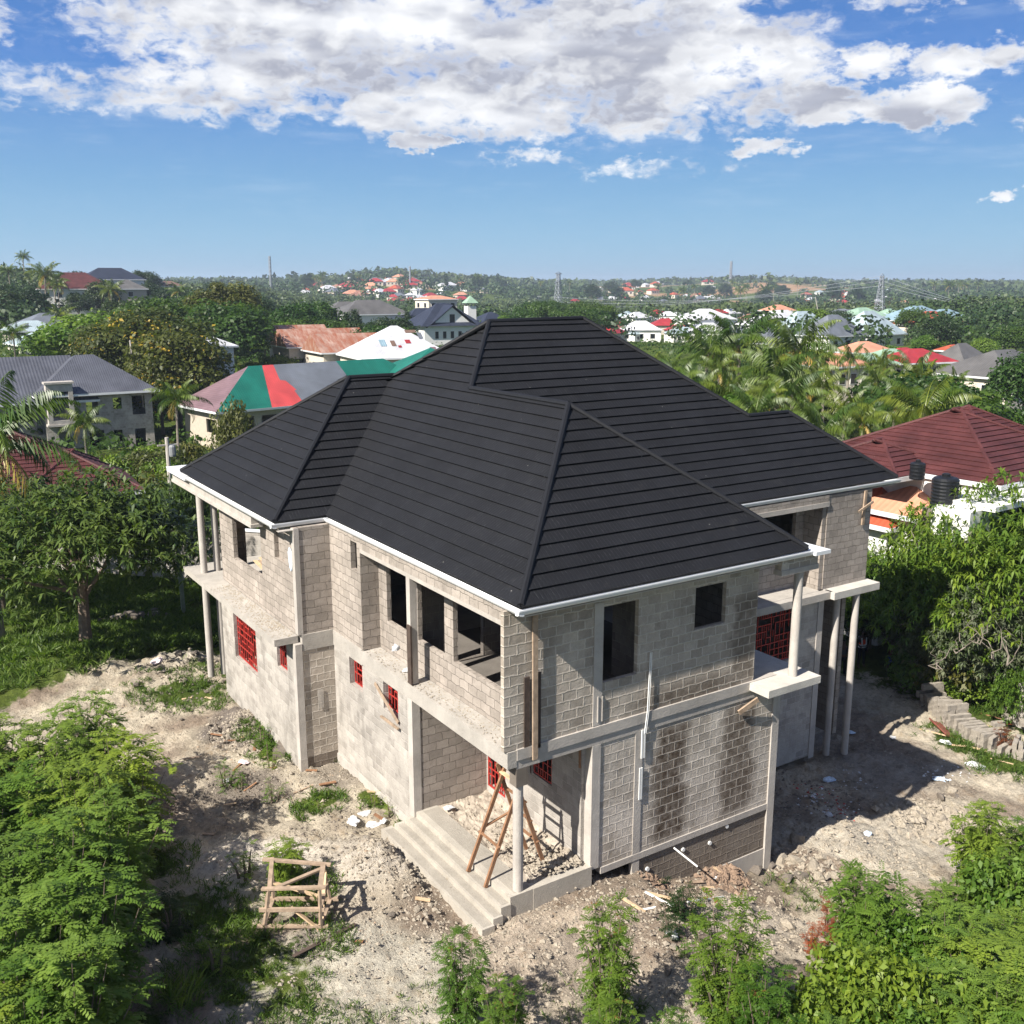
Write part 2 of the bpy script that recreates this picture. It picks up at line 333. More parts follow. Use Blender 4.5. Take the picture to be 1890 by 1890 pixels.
M['blk_front_lit']=blockwall('front_block_lower_lit',(.47,.415,.352),(.31,.268,.222),(.58,.52,.45),smear=.68,wob=.022,stains=True,mort=.024,bs=1.)  # front block lightened so the lower wall looks more sunlit
M['blk_low']=blockwall('lower_block',(.41,.378,.34),(.25,.228,.203),(.43,.398,.357),smear=.62,wob=.022,mort=.016,bs=.7)
M['blk_front']=blockwall('front_block',(.44,.382,.318),(.265,.225,.183),(.53,.475,.405),smear=.38,wob=.035,stains=True,mort=.026,bs=1.)
M['earth']=plain('porch_earth',(.40,.345,.28),1.,var=.3,scale=4,bump=1.,dirt=.4)
M['conc']=concrete('beam_concrete',(.42,.385,.345),.5,.3)
M['conc_lt']=concrete('column_concrete',(.44,.405,.365),.4,.25)
M['conc_slab']=concrete('slab_concrete',(.40,.37,.33),.9,.1,.9)
M['conc_dark']=concrete('dark_concrete',(.17,.145,.12),.5,.5)  # darker brown concrete for the porch capital and tank stand
M['step']=concrete('step_screed',(.41,.375,.32),.9,.15,.7)
M['conc_in']=concrete('shade_dark_floor',(.15,.135,.12),.8,.1)  # floor colour lowered to stand in for indoor shade
M['slab_sunlit']=concrete('sunlit_slab_concrete',(.52,.49,.44),.5,.05,.8)  # slab concrete lightened to suggest sun on the right-hand balconies
M['grit']=concrete('step_grit',(.33,.30,.255),1.,.1,1.)
M['white']=plain('white_gutter_paint',(.66,.67,.68),.35,var=.04)
M['roof']=rooftile('black_roof_tile',(.0098,.0103,.0125),vary=.2,rough=.7)
M['ridge']=plain('black_ridge',(.010,.0105,.0125),.6,var=.25,scale=20)
M['red']=plain('red_oxide_steel',(.36,.035,.028),.5,var=.2,scale=8)
M['woodn']=plain('new_timber',(.25,.135,.075),.75,var=.3,scale=6,bump=.4)
M['wood']=plain('weathered_timber',(.33,.245,.175),.8,var=.3,scale=6,bump=.4,dirt=.3)
M['woodd']=plain('dark_timber',(.07,.05,.04),.85,var=.3,scale=6,bump=.4)
M['pale']=plain('pale_timber',(.55,.40,.25),.8,var=.25,scale=6,bump=.3)
M['pvc']=plain('white_pvc_pipe',(.72,.72,.70),.4,var=.06)
M['plastic']=plain('white_plastic_sack',(.60,.605,.61),.45,var=.12,scale=9,bump=.6)
M['rock']=plain('rubble_stone',(.33,.285,.225),.95,var=.3,scale=9,bump=.8)
M['rockd']=plain('dark_rubble_stone',(.17,.145,.12),.95,var=.3,scale=9,bump=.8)
M['blk']=plain('loose_block_concrete',(.31,.275,.23),.95,var=.25,scale=7,bump=.8,dirt=.3)
M['black']=plain('black_water_tank',(.012,.013,.015),.38,var=.2)
M['bark']=plain('bark',(.17,.13,.10),.95,var=.35,scale=5,bump=.8)
M['barkp']=plain('palm_bark',(.22,.19,.155),.95,var=.3,scale=5,bump=.6)
M['stem']=plain('green_stem',(.14,.15,.06),.8,var=.3,scale=8)
M['soilr']=plain('red_soil',(.25,.175,.125),1.,var=.3,scale=5,bump=1.)
# ground
def ground_material():
    m,t,b=mat('ground'); P=t.new('ShaderNodeTexCoord').outputs['Object']
    vc=t.new('ShaderNodeAttribute',attribute_name='soil').outputs['Color']
    vg=t.new('ShaderNodeAttribute',attribute_name='green').outputs['Fac']
    n1=t.noise(P,.9,8,.68); n2=t.noise(P,7,7,.72); n3=t.noise(P,40,4,.75); n4=t.noise(t.vmath('ADD',P,(40,9,2)),2.2,7,.7)
    c=t.mix(1.,vc,t.ramp(n1,[(.3,.72),(.68,1.18)]),'MULTIPLY')
    c=t.mix(1.,c,t.ramp(n2,[(.28,.62),(.5,1.),(.75,1.22)]),'MULTIPLY')
    c=t.mix(1.,c,t.ramp(n3,[(.28,.72),(.7,1.2)]),'MULTIPLY')
    c=t.mix(t.math('MULTIPLY',t.smooth(n4,.53,.66),.45),c,t.mix(1.,vc,(.62,.52,.42),'MULTIPLY'))
    vo=t.new('ShaderNodeTexVoronoi',feature='F1',ins={'Vector':P,'Scale':9.,'Randomness':1.}); 
    peb=t.math('MULTIPLY',t.smooth(vo.outputs['Distance'],.30,.14),t.smooth(t.noise(P,1.7,4,.6),.50,.6))
    pebc=t.mix(t.new('ShaderNodeSeparateColor',ins={0:vo.outputs['Color']}).outputs[0],(.62,.56,.48),(.16,.13,.11))
    c=t.mix(t.math('MULTIPLY',peb,.7),c,pebc)
    g1=t.noise(t.vmath('ADD',P,(3,80,2)),.55,7,.7)
    gc=t.mix(t.ramp(g1,[(.35,0.),(.65,1.)]),(.034,.062,.014),(.105,.135,.030)); gc=t.mix(1.,gc,t.ramp(n2,[(.3,.55),(.7,1.3)]),'MULTIPLY')
    gm=t.smooth(t.math('ADD',vg,t.math('MULTIPLY',t.math('SUBTRACT',t.noise(P,1.6,8,.75),.5),1.3)),.42,.62)
    c=t.mix(gm,c,gc)
    t.set(b.inputs['Base Color'],c); b.inputs['Roughness'].default_value=1.; b.inputs['Specular IOR Level'].default_value=.05
    h=t.math('ADD',t.math('MULTIPLY',n2,1.),t.math('MULTIPLY',n3,.35)); h=t.math('ADD',h,t.math('MULTIPLY',peb,.5)); h=t.math('ADD',h,t.math('MULTIPLY',n4,1.2))
    bp=t.new('ShaderNodeBump',ins={'Strength':1.,'Distance':.09,'Height':h}); t.set(b.inputs['Normal'],bp.outputs[0])
    return m
M['ground']=ground_material()
# ---------------------------------------------------------------- terrain
US=np.array([-900,0,200,400,600,720,850,1000,1200,1400,1600,1900,2800.])
DS=np.array([0,60,110,150,200,300,400,550,800,1100,1500,2200,3500,9000.])
TH=np.array([[0]*13,[-1]*13,
 [-2,-1,-2,-2.2,-2.3,-2,-2,-2,-2.5,-2.5,-2.5,-2.5,-2.5],
 [-1,1,0,-1,-.5,-.5,-.5,-1,-2,-1.5,-1.5,-1,-1],
 [3,4,2,0,0,0,0,-.5,-1,-.5,-.5,-.5,0],
 [9,8,4,1,-1,-1,-1,-1,0,.5,.5,1,1],
 [15,13,9,4,-2,-3,-3,-2,-1,-1,-1,1.5,1],
 [17,14,9,5,-2,-5,-5,-4,-4,-4,-4,-1,0],
 [16,14,9,6,-2,-5,-6,-6,-7,-8,-7,-3,-2],
 [14,12,9,8,9,15,8,2,-3,-5,-4,0,0],
 [12,12,11,11,16,26,18,9,9,17,5,4,4],
 [12,12,12,11,12,16,14,11,12,17,11,9,8],
 [12]*13,[12]*13],float)
def cpol(x,y):
    dx=np.asarray(x,float)-CAM[0]; dy=np.asarray(y,float)-CAM[1]
    f=dx*FH[0]+dy*FH[1]; r=dx*RT[0]+dy*RT[1]; D=np.hypot(f,r)
    u=945+FPX*1.02*np.clip(r/np.maximum(f,1e-3),-3,3); u=np.where(f<=0,np.where(r<0,-900,2800),u)
    return np.clip(u,-900,2800),D
def T_far(x,y):
    u,D=cpol(x,y)
    i=np.clip(np.searchsorted(US,u)-1,0,len(US)-2); j=np.clip(np.searchsorted(DS,D)-1,0,len(DS)-2)
    a=np.clip((u-US[i])/(US[i+1]-US[i]),0,1); b=np.clip((D-DS[j])/(DS[j+1]-DS[j]),0,1); a=a*a*(3-2*a); b=b*b*(3-2*b)
    z=(TH[j,i]*(1-a)+TH[j,i+1]*a)*(1-b)+(TH[j+1,i]*(1-a)+TH[j+1,i+1]*a)*b
    return z+(fbm(x/70.,np.asarray(y)/70.,3,5)-.5)*np.clip((D-80)/200,0,1)*7
def T_base(x,y):
    x=np.asarray(x,float); y=np.asarray(y,float)
    near=np.clip(1-(np.hypot(x-4,y-4)-45)/40,0,1)
    z=-1.5*sstep(2.2,8.6,x)-.5*sstep(9,17,x)
    z=z*sstep(26,16,y)*1.0
    z=z+.25*sstep(14,19,y)*sstep(4,-4,x)
    z=z-.35*sstep(-3,-14,y)
    return z*near+T_far(x,y)
def G(u,v,it=60):
    r=ray(u,v); t=2.
    for k in range(4000):
        p=CAM+r*t
        if p[2]<=T_base(p[0],p[1]): break
        t*=1.01; 
    a=t/1.01; b=t
    for k in range(18):
        c=(a+b)/2; p=CAM+r*c
        if p[2]<=T_base(p[0],p[1]): b=c
        else: a=c
    p=CAM+r*b; return float(p[0]),float(p[1]),float(p[2])
MOUND=[]
for (u,v,h,r,asp) in [(465,1340,.38,1.3,1.),(700,1600,.55,1.25,1.6),(760,1640,.25,.9,1.),(355,1215,.45,1.5,1.),(120,1235,.5,2.4,1.),(250,1240,.3,2.2,1.),(1330,1615,.30,.8,1.),(1190,1640,.30,.9,1.),(650,1480,.16,1.0,1.),
    (1100,1690,.18,1.2,1.),(1560,1560,.25,1.3,1.),(1250,1760,.2,1.3,1.),(940,1790,.2,1.4,1.),(560,1720,.15,1.,1.)]:
    g=G(u,v); MOUND.append((g[0],g[1],h,r))
def T(x,y):
    x=np.asarray(x,float); y=np.asarray(y,float); z=T_base(x,y)
    near=np.clip(1-(np.hypot(x-4,y-4)-22)/15,0,1)
    for a,b,h,r in MOUND:
        d=np.hypot(x-a,y-b)/r*(1+.5*(vnoise(x*2.1,y*2.1,3)-.5)); z=z+h*np.exp(-d*d*1.4)
    z=z-.35*np.exp(-(((x-4.6)/1.2)**2+((y+.1)/.4)**2))
    z=np.where((x>-1.2)&(x<2.4)&(y>-.0)&(y<5.6),np.minimum(z,-.24),z)
    z=z-.12*np.exp(-(((x+1.)/.5)**2+((y-2.6)/3.2)**4))
    rough=(fbm(x*.9,y*.9,3,11)-.5)*.26+(fbm(x*3.1,y*3.1,4,21,.6)-.5)*.27+np.maximum(fbm(x*6,y*6,3,33,.6)-.56,0)*.5
    return z+rough*near
def zt(x,y): return float(T(x,y))
def axis(a,b,st,far,g):
    c=list(np.arange(a,b,st)); lo=[];d=st;p=a
    while p>-far: d*=g; p-=d; lo.append(p)
    hi=[];d=st;p=b
    while p<far: d*=g; p+=d; hi.append(p)
    return np.array(lo[::-1]+c+hi)
gx=axis(-10,24,.125,4300,1.055); gy=axis(-9,21,.125,4300,1.055)
X,Y=np.meshgrid(gx,gy,indexing='xy'); Z=T(X,Y)
nx,ny=len(gx),len(gy)
me=bpy.data.meshes.new('ground'); me.vertices.add(nx*ny); me.vertices.foreach_set('co',np.stack([X,Y,Z],-1).astype(np.float32).ravel())
I=np.arange(nx*ny).reshape(ny,nx); F=np.stack([I[:-1,:-1],I[:-1,1:],I[1:,1:],I[1:,:-1]],-1).reshape(-1,4)
me.loops.add(len(F)*4); me.polygons.add(len(F)); me.loops.foreach_set('vertex_index',F.ravel().astype(np.int32)); me.polygons.foreach_set('loop_start',np.arange(0,len(F)*4,4,dtype=np.int32)); me.polygons.foreach_set('loop_total',np.full(len(F),4,dtype=np.int32))
me.polygons.foreach_set('use_smooth',np.ones(len(F),bool)); me.update(calc_edges=True); me.materials.append(M['ground'])
# what the soil is made of: pale sand round the site, browner soil, laterite on the far hills
nz=fbm(X*.22,Y*.22,5,51); nz2=fbm(X*.7,Y*.7,5,61)
sand=np.array([.48,.42,.325]); clay=np.array([.27,.215,.165]); ash=np.array([.13,.115,.10]); later=np.array([.30,.19,.11])
k=sstep(.42,.60,nz*.6+nz2*.4)[...,None]; soil=sand*(1-k)+clay*k
def patch(u,v,r,col,s=1.):
    global soil
    g=G(u,v); d=np.hypot(X-g[0],Y-g[1])+ (nz2-.5)*r*1.2; q=(sstep(r,r*.5,d)*s)[...,None]; soil=soil*(1-q)+np.array(col)*q
for a in [(470,1340,2.,(.21,.18,.155)),(430,1460,1.6,(.16,.135,.115),.8),(585,1745,.75,(.06,.05,.045),.9),(300,1490,2.2,(.24,.195,.155)),(640,1420,1.6,(.30,.26,.21)),(700,1600,1.7,(.50,.445,.37)),(470,1590,1.6,(.60,.54,.46)),
    (1330,1615,.9,(.24,.155,.115)),(1400,1700,2.0,(.46,.40,.325)),(1050,1750,2.5,(.42,.35,.275)),(640,1820,3.,(.47,.43,.35)),(1600,1560,3.,(.50,.445,.36)),(1650,1420,3.,(.33,.29,.24)),(350,1215,1.6,(.56,.50,.41))]: patch(*a)
uu,DD=cpol(X,Y)
site=np.ones_like(X)
# green: everywhere except the cleared site
dS=np.maximum(np.maximum(-8.5-X,X-23.5)/1.,np.maximum(-16-Y,Y-21)/1.)+ (nz-.5)*7
green=sstep(-1.5,2.5,dS)*1.3
gh=((uu>1080)&(uu<1580)&(DD>900)&(DD<2100))|((uu>560)&(uu<900)&(DD>950)&(DD<1700))
soil=np.where((DD>400)[...,None],later*(0.8+.5*nz[...,None]),soil)
ff=fbm(X/60.,Y/60.,4,71)
green=np.where(gh,.15+1.0*sstep(.42,.6,ff),green)
for (u,v,r,s) in [(640,1390,.9,.85),(510,1390,1.,.9),(470,1350,.7,.7),(700,1480,1.,.9),(590,1480,.9,.8),(350,1280,2.2,.75),(470,1790,2.2,.62),(330,1690,1.6,.7),(250,1600,1.8,.7),(560,1850,1.8,.5),(420,1700,1.5,.55),(700,1880,1.5,.45),(150,1160,6.,1.2),(330,1170,2.5,1.1),(60,1200,5.,1.2),(1780,1370,1.8,.8),(1860,1400,2.,.9),(1760,1290,1.6,.9),(450,1590,.8,.5),(1130,1860,1.5,.5),(1000,1500,.1,.1),(1480,1650,1.2,.3)]:
    g=G(u,v); d=np.hypot(X-g[0],Y-g[1]); green=np.maximum(green,sstep(r,r*.3,d)*s)
a=me.attributes.new('soil','FLOAT_COLOR','POINT'); a.data.foreach_set('color',np.concatenate([soil,np.ones(soil.shape[:2]+(1,))],-1).astype(np.float32).ravel())
a=me.attributes.new('green','FLOAT','POINT'); a.data.foreach_set('value',np.clip(green,0,1.4).astype(np.float32).ravel())
ground=link(bpy.data.objects.new('ground',me)); ground['kind']='structure'
# ---------------------------------------------------------------- the unfinished house
H=thing('unfinished_house','unfinished two-storey house of bare grey block with a new black hipped tile roof','house',(0,0,0))
YF=.42; XL=-.05; XW=-1.2; YW=10.1
def part(mb,name,m,parent=H,label=None,smooth=False):
    o=mb.build(name,m,parent,smooth)
    if label: o['label']=label
    return o
# walls -----------------------------------------------------------------
w1=[(5.85,6.75,2.6,3.4),(8.1,9.0,2.55,3.45)]
part(MB().wall('x',XL,XL+.23,5.0,YW,-.4,3.42,w1),'wall',M['blk_low'],label='sunlit ground-floor wall beside the porch')
part(MB().wall('x',XL,XL+.15,8.0,YW,3.9,7.15,[(8.2,8.62,6.15,6.98)]),'wall',M['blk_up'],label='narrow upper wall with a slit window')
XR=.5
rw=[(1.5,3.78,4.80,6.76),(4.22,5.66,4.80,6.76),(5.98,7.5,4.80,6.76)]
part(MB().wall('x',XR,XR+.13,YF+.12,8.0,3.88,7.15,rw),'wall',M['blk_up'],label='recessed upper wall with three open windows')
part(MB().wall('y',8.0,8.15,XL+.15,XR,3.88,7.15),'wall',M['blk_up'])
part(MB().wall('x',XL,XL+.18,YF+.13,8.0,6.86,7.15),'beam',M['blk_up'],label='block band under the gutter')
part(MB().box(XL-.004,XL+.30,YF+.13,8.0,6.75,6.86),'beam',M['conc'])
part(MB().wall('y',YF,YF+.13,XL-.1,7.6,3.88,7.15,[(2.58,3.62,4.92,6.78),(5.42,6.46,5.68,6.76)]),'wall',M['blk_front'],label='shaded upper front wall with two open windows')
part(MB().wall('y',YF,YF+.2,2.55,8.4,.12,3.4).wall('y',YF+.02,YF+.2,3.75,8.4,-1.75,-.05),'wall',M['blk_front_lit'],label='damp-stained ground-floor front wall')
part(MB().wall('x',7.4,7.6,YF+.13,4.9,3.88,7.15),'wall',M['blk_up'])
part(MB().wall('x',8.4,8.6,YF+.2,4.9,-1.9,3.6),'wall',M['blk_low'])
# left wing
part(MB().wall('x',XW-.05,XW+.18,YW+.02,17.3,-.4,3.62,[(10.9,11.75,2.45,3.45),(13.72,16.0,1.42,3.6)]),'wall',M['blk_low'],label='left wing ground-floor wall with red grilles')
part(MB().wall('x',XW+.08,XW+.22,YW+.02,17.3,3.88,7.15,[(10.95,11.85,5.9,6.85),(13.1,15.9,4.95,6.76)]).box(XW+.22,XW+.26,10.8,12.0,5.7,7.),'wall',M['blk_up'],label='left wing upper wall with a wide open window')
part(MB().wall('y',YW,YW+.02,XW+.13,XL,-.38,3.42),'wall',M['blk_front'],label='dark streaked wall of the left wing')
part(MB().wall('y',YW+.02,YW+.2,XW+.18,XL+.2,-.4,3.5).wall('y',YW+.01,YW+.2,XW+.2,XL+.2,3.9,7.15),'wall',M['blk_up'])
part(MB().wall('y',17.1,17.3,XW+.28,6,-.3,7.1,[(-.3,.9,.3,2.4),(-.3,.9,3.9,6.2)]),'wall',M['blk_up'])
# rear and east walls
part(MB().wall('y',18.9,19.1,3,17.2,-1.2,7.15,[(13.0,14.6,5.0,6.8),(6,8,5,6.6),(9,11,1,2.6)]).wall('x',17.0,17.2,5.2,18.9,-1.9,7.15,[(12,14,4.9,6.6)]),'wall',M['blk_up'])
part(MB().wall('y',4.9,5.1,7.5,15.6,-2.2,3.6,[(12.35,14.55,1.65,3.55)]),'wall',M['blk_low'],label='shaded rear wing wall with the large red grille')
part(MB().wall('x',15.4,15.6,5.1,9,-2.2,3.6),'wall',M['blk_low'])
part(MB().wall('y',5.75,5.9,9.5,15.4,3.86,7.1,[(12.6,15.0,4.9,6.75)]).wall('x',15.4,15.58,4.98,5.75,3.86,6.78),'wall',M['blk_up'])
part(MB().wall('y',4.95,5.15,15.6,17.85,3.86,7.12),'wall',M['blk_up'],label='tall blank block wall at the far corner')
part(MB().wall('x',17.65,17.85,5.15,8.0,3.86,7.12),'wall',M['blk_up'])
part(MB().wall('y',4.92,5.1,11.9,15.6,6.92,7.15),'beam',M['blk_up'])
part(MB().box(11.7,15.62,4.90,5.12,6.76,6.92),'beam',M['conc'])
# porch
part(MB().wall('y',5.0,5.18,XL+.23,2.2,.2,3.5),'wall',M['blk_up'],label='porch side wall')
part(MB().wall('x',2.2,2.38,YF+.25,5.0,.2,3.5,[(4.05,4.95,.42,2.5),(1.9,2.75,1.75,2.9)]),'wall',M['blk_low'],label='porch back wall with two red grilles')
# interior
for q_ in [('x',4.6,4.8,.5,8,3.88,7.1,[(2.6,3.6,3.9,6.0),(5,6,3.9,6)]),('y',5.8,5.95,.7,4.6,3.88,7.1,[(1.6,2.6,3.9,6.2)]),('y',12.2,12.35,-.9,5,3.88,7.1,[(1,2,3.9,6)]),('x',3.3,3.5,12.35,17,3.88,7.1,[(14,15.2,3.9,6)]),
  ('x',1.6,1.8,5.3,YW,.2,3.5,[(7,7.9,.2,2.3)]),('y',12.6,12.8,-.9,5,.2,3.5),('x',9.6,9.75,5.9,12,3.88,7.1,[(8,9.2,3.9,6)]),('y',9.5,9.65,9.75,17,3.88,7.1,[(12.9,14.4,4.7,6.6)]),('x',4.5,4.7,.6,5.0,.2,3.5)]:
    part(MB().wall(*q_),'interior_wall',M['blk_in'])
part(MB().box(.64,7.4,.56,8.0,3.5,3.862),'floor_slab',M['conc_in'],label='floor behind the upper windows, coloured dark for shade')
part(MB().box(-.95,17.6,10.3,18.8,3.5,3.86).box(2.0,17,5.2,10.3,3.5,3.858),'floor_slab',M['conc_slab'])
part(MB().box(.2,17,5.2,18.8,7.06,7.14).box(.2,7.3,.5,5.2,7.05,7.13).box(-.95,.2,10.3,18,7.06,7.14),'ceiling',M['conc'])
part(MB().box(.2,8.4,.52,17,.1,.16),'ground_slab',M['conc_slab'])
# concrete frame: proud of the block ----------------------------------------
F_=MB()
F_.box(XL-.03,XL+.22,YF-.03,8.05,3.46,3.86)     # slab edge of the recess ledge
F_.box(XL-.025,XL+.24,8.05,YW,3.42,3.9)
part(F_,'beam',M['conc_slab'],label='sunlit ledge with mortar crumbs below the upper windows')
part(MB().box(XL+.22,XR,YF+.2,8.0,3.5,3.875),'ledge',M['conc_slab'])
part(MB().box(XL+.22,8.42,YF-.02,YF+.22,3.4,3.62).box(XL+.22,8.42,YF-.05,YF+.22,3.62,3.88),'beam',M['conc'],label='floor beam across the front')
part(MB().box(2.62,8.62,YF-.03,YF+.2,-.05,.12).box(3.75,8.62,YF-.01,YF+.2,-1.85,-1.25),'beam',M['conc'])
part(MB().box(XW+.15,XL+.0,YW-.03,YW+.2,3.42,3.92),'beam',M['conc_slab'])
part(MB().box(XW-.085,XW+.14,YW-.05,YW+.2,-.45,.0),'beam',M['conc'])
for a in [(XW-.08,XW+.13,YW-.045,YW+.2,.0,3.65),(XL-.03,XL+.2,4.985,5.25,.1,3.457),(2.3,2.55,YF-.025,YF+.35,.15,3.4),(8.375,8.625,YF-.042,YF+.25,-1.9,3.4),
          (15.38,15.65,4.87,5.15,-2.3,3.6),(XW+.04,XW+.2,YW-.015,YW+.2,3.92,7.14),(2.30,2.56,YF-.02,YF+.1,3.9,6.9),(3.62,3.85,YF-.018,YF+.1,-1.6,3.4)]:
    part(MB().box(*a),'column',M['conc_lt'] if a[0]!=3.62 else M['conc'])
part(MB().box(XL-.035,XL+.22,5.0,YW,-.42,-.1),'plinth',M['conc_lt'])
# balcony slabs
sl_=MB(); sl_.box(-1.85,XW+.08,YW+.12,19.7,3.66,3.87).box(XW+.08,2,17.3,19.7,3.66,3.87)
part(sl_,'balcony_slab',M['conc_slab'],label='long balcony slab of the left wing')
part(MB().box(7.6,9.38,YF,4.9,3.66,3.86).box(7.42,9.38,-.30,YF,3.66,3.86),'balcony_slab',M['slab_sunlit'],label='short balcony slab at the right corner')
part(MB().box(12.0,15.75,4.62,4.9,3.6,3.85).box(11,15.4,4.9,5.75,3.6,3.86),'balcony_slab',M['conc_slab'])
part(MB().box(15.65,18.0,4.45,4.95,3.6,3.85).box(15.65,18.0,4.95,7.5,3.6,3.855),'balcony_slab',M['slab_sunlit'])
# flat roof slabs with painted edge, and outer beams
part(MB().box(-1.72,3,19.2,21.6,7.14,7.30),'roof_slab',M['white'],label='white flat corner slab at the left')
part(MB().box(-1.55,-1.3,12.6,21.5,6.84,7.13),'beam',M['conc'])
part(MB().box(-1.60,-1.2,12.5,21.5,6.74,6.84).box(-1.30,XW+.1,12.5,12.75,6.84,7.13),'beam',M['conc_lt'])
part(MB().box(8.96,9.52,-.22,5.0,7.19,7.29).box(8.0,8.96,.1,5.0,7.19,7.28),'roof_slab',M['white'],label='white flat corner slab at the right')
part(MB().box(7.95,9.3,.0,.22,6.90,7.19),'beam',M['blk_front'])
part(MB().box(7.93,9.32,-.03,.25,6.76,6.90).box(9.1,9.32,.25,4.9,6.8,7.1),'beam',M['conc'])
# round columns
def col(x,y,z0,z1,r=.12,label=None):
    part(MB().lathe([(r*1.0,z0),(r*1.02,(z0+z1)/2),(r*.98,z1)],(x,y,0),20),'column',M['conc_lt'],label=label,smooth=False)
for a in [(.30,YF+.12,.1,3.4),(-1.45,18.45,-.1,3.66),(-1.45,18.45,3.87,6.76),(-.95,18.5,-.1,3.66),(-.95,18.5,3.87,6.76),(8.75,.12,3.86,6.78),(16.35,4.9,-2.4,3.6),(16.95,4.58,-2.4,3.6)]: col(*a)
part(MB().box(.16,.46,YF-.02,YF+.26,2.95,3.4),'column_capital',M['conc_dark'])
# porch floor, kerb and steps
E_=MB()
E_.box(-.02,.62,YF-.05,5.0,-.3,.27)
E_.box(.62,2.32,YF-.06,YF+.20,-.45,.27)
E_.box(-.29,-.02,YF-.08,5.12,-.4,.115).box(-.55,-.29,YF-.16,5.25,-.4,-.035).box(-.88,-.55,YF-.22,5.38,-.5,-.15)
st_=part(E_,'steps',M['step'],label='pale cement entrance steps')
gr=MB(); gr.box(.14,.60,YF+.05,4.9,.27,.274).box(-.22,-.035,YF+.0,5.0,.115,.119).box(-.49,-.30,YF-.1,5.15,-.035,-.031).box(-.82,-.565,YF-.15,5.25,-.15,-.146)
part(gr,'grit',M['grit'],st_)
hf=MB(); random.seed(4)
N=26
pts=[[(.62+1.58*i/N,YF+.2+4.5*j/(2*N)*1.0,.12+.22*float(fbm(i*.35,j*.35,4,8))+.16*max(0,(i/N-.55))*2*(1-abs(j/(2*N)-.15))) for i in range(N+1)] for j in range(2*N+1)]
vs=[p for r in pts for p in r]; hf.add(vs,[(j*(N+1)+i,j*(N+1)+i+1,(j+1)*(N+1)+i+1,(j+1)*(N+1)+i) for j in range(2*N) for i in range(N)])
part(hf,'porch_fill',M['earth'],label='unlevelled earth fill of the porch floor')
# red window grilles with their irregular lattice ------------------------------
def grille(ax,c,a0,a1,z0,z1,seed,name='window_grille',cell=.2):
    rnd=random.Random(seed); mb=MB(); t=.022
    def bar(p0,p1,q0,q1,w_=0):
        if ax=='x': mb.box(c-t/2-w_,c+t/2+w_,p0,p1,q0,q1)
        else: mb.box(p0,p1,c-t/2-w_,c+t/2+w_,q0,q1)
    f=.035
    bar(a0,a0+f,z0,z1,.006);bar(a1-f,a1,z0,z1,.006);bar(a0+f,a1-f,z0,z0+f,.006);bar(a0+f,a1-f,z1-f,z1,.006)
    na=max(2,round((a1-a0)/cell)); nz_=max(3,round((z1-z0)/(cell*1.1)))
    A=[a0+(a1-a0)*i/na for i in range(na+1)]; Zs=[z0+(z1-z0)*i/nz_ for i in range(nz_+1)]
    for i in range(1,na):
        j=0
        while j<nz_:
            k=min(nz_,j+rnd.choice([2,3,4]))
            bar(A[i]-.013,A[i]+.013,Zs[j],Zs[k],.002); j=k+(1 if rnd.random()<.3 else 0)
    for j in range(1,nz_):
        i=0
        while i<na:
            k=min(na,i+rnd.choice([1,2,3]))
            if rnd.random()<.8: bar(A[i],A[k],Zs[j]-.013,Zs[j]+.013,.004)
            i=k+(1 if rnd.random()<.35 else 0)
    for i in range(na):
        for j in range(nz_):
            if rnd.random()<.3: bar((A[i]+A[i+1])/2-.010,(A[i]+A[i+1])/2+.010,Zs[j],Zs[j+1],.001)
    return part(mb,name,M['red'])
grille('x',XL+.17,8.12,8.98,2.57,3.40,1,cell=.16); grille('x',XL+.17,5.87,6.73,2.62,3.38,2,cell=.16)
grille('x',XW+.08,13.74,15.98,1.44,3.58,3,cell=.2); grille('x',XW+.06,10.92,11.73,2.47,3.43,4,cell=.16)
grille('x',2.22,4.07,4.93,.44,2.48,5,'grille_door',.17); grille('x',2.24,1.92,2.73,1.77,2.88,6,cell=.2)
grille('y',5.0,12.4,14.5,1.68,3.52,7,cell=.2)
for k in range(9): part(MB().beam((-.7+k*.12,13.3+.1*(k%3),4.80+.03*(k%4)),(-.5+k*.1,15.6-.2*(k%2),4.84+.04*(k%3)),.14,.03),'stored_plank',M['wood' if k%2 else 'pale'])
part(MB().box(2.20,2.25,2.8,2.86,1.7,2.9),'window_frame',M['red'])
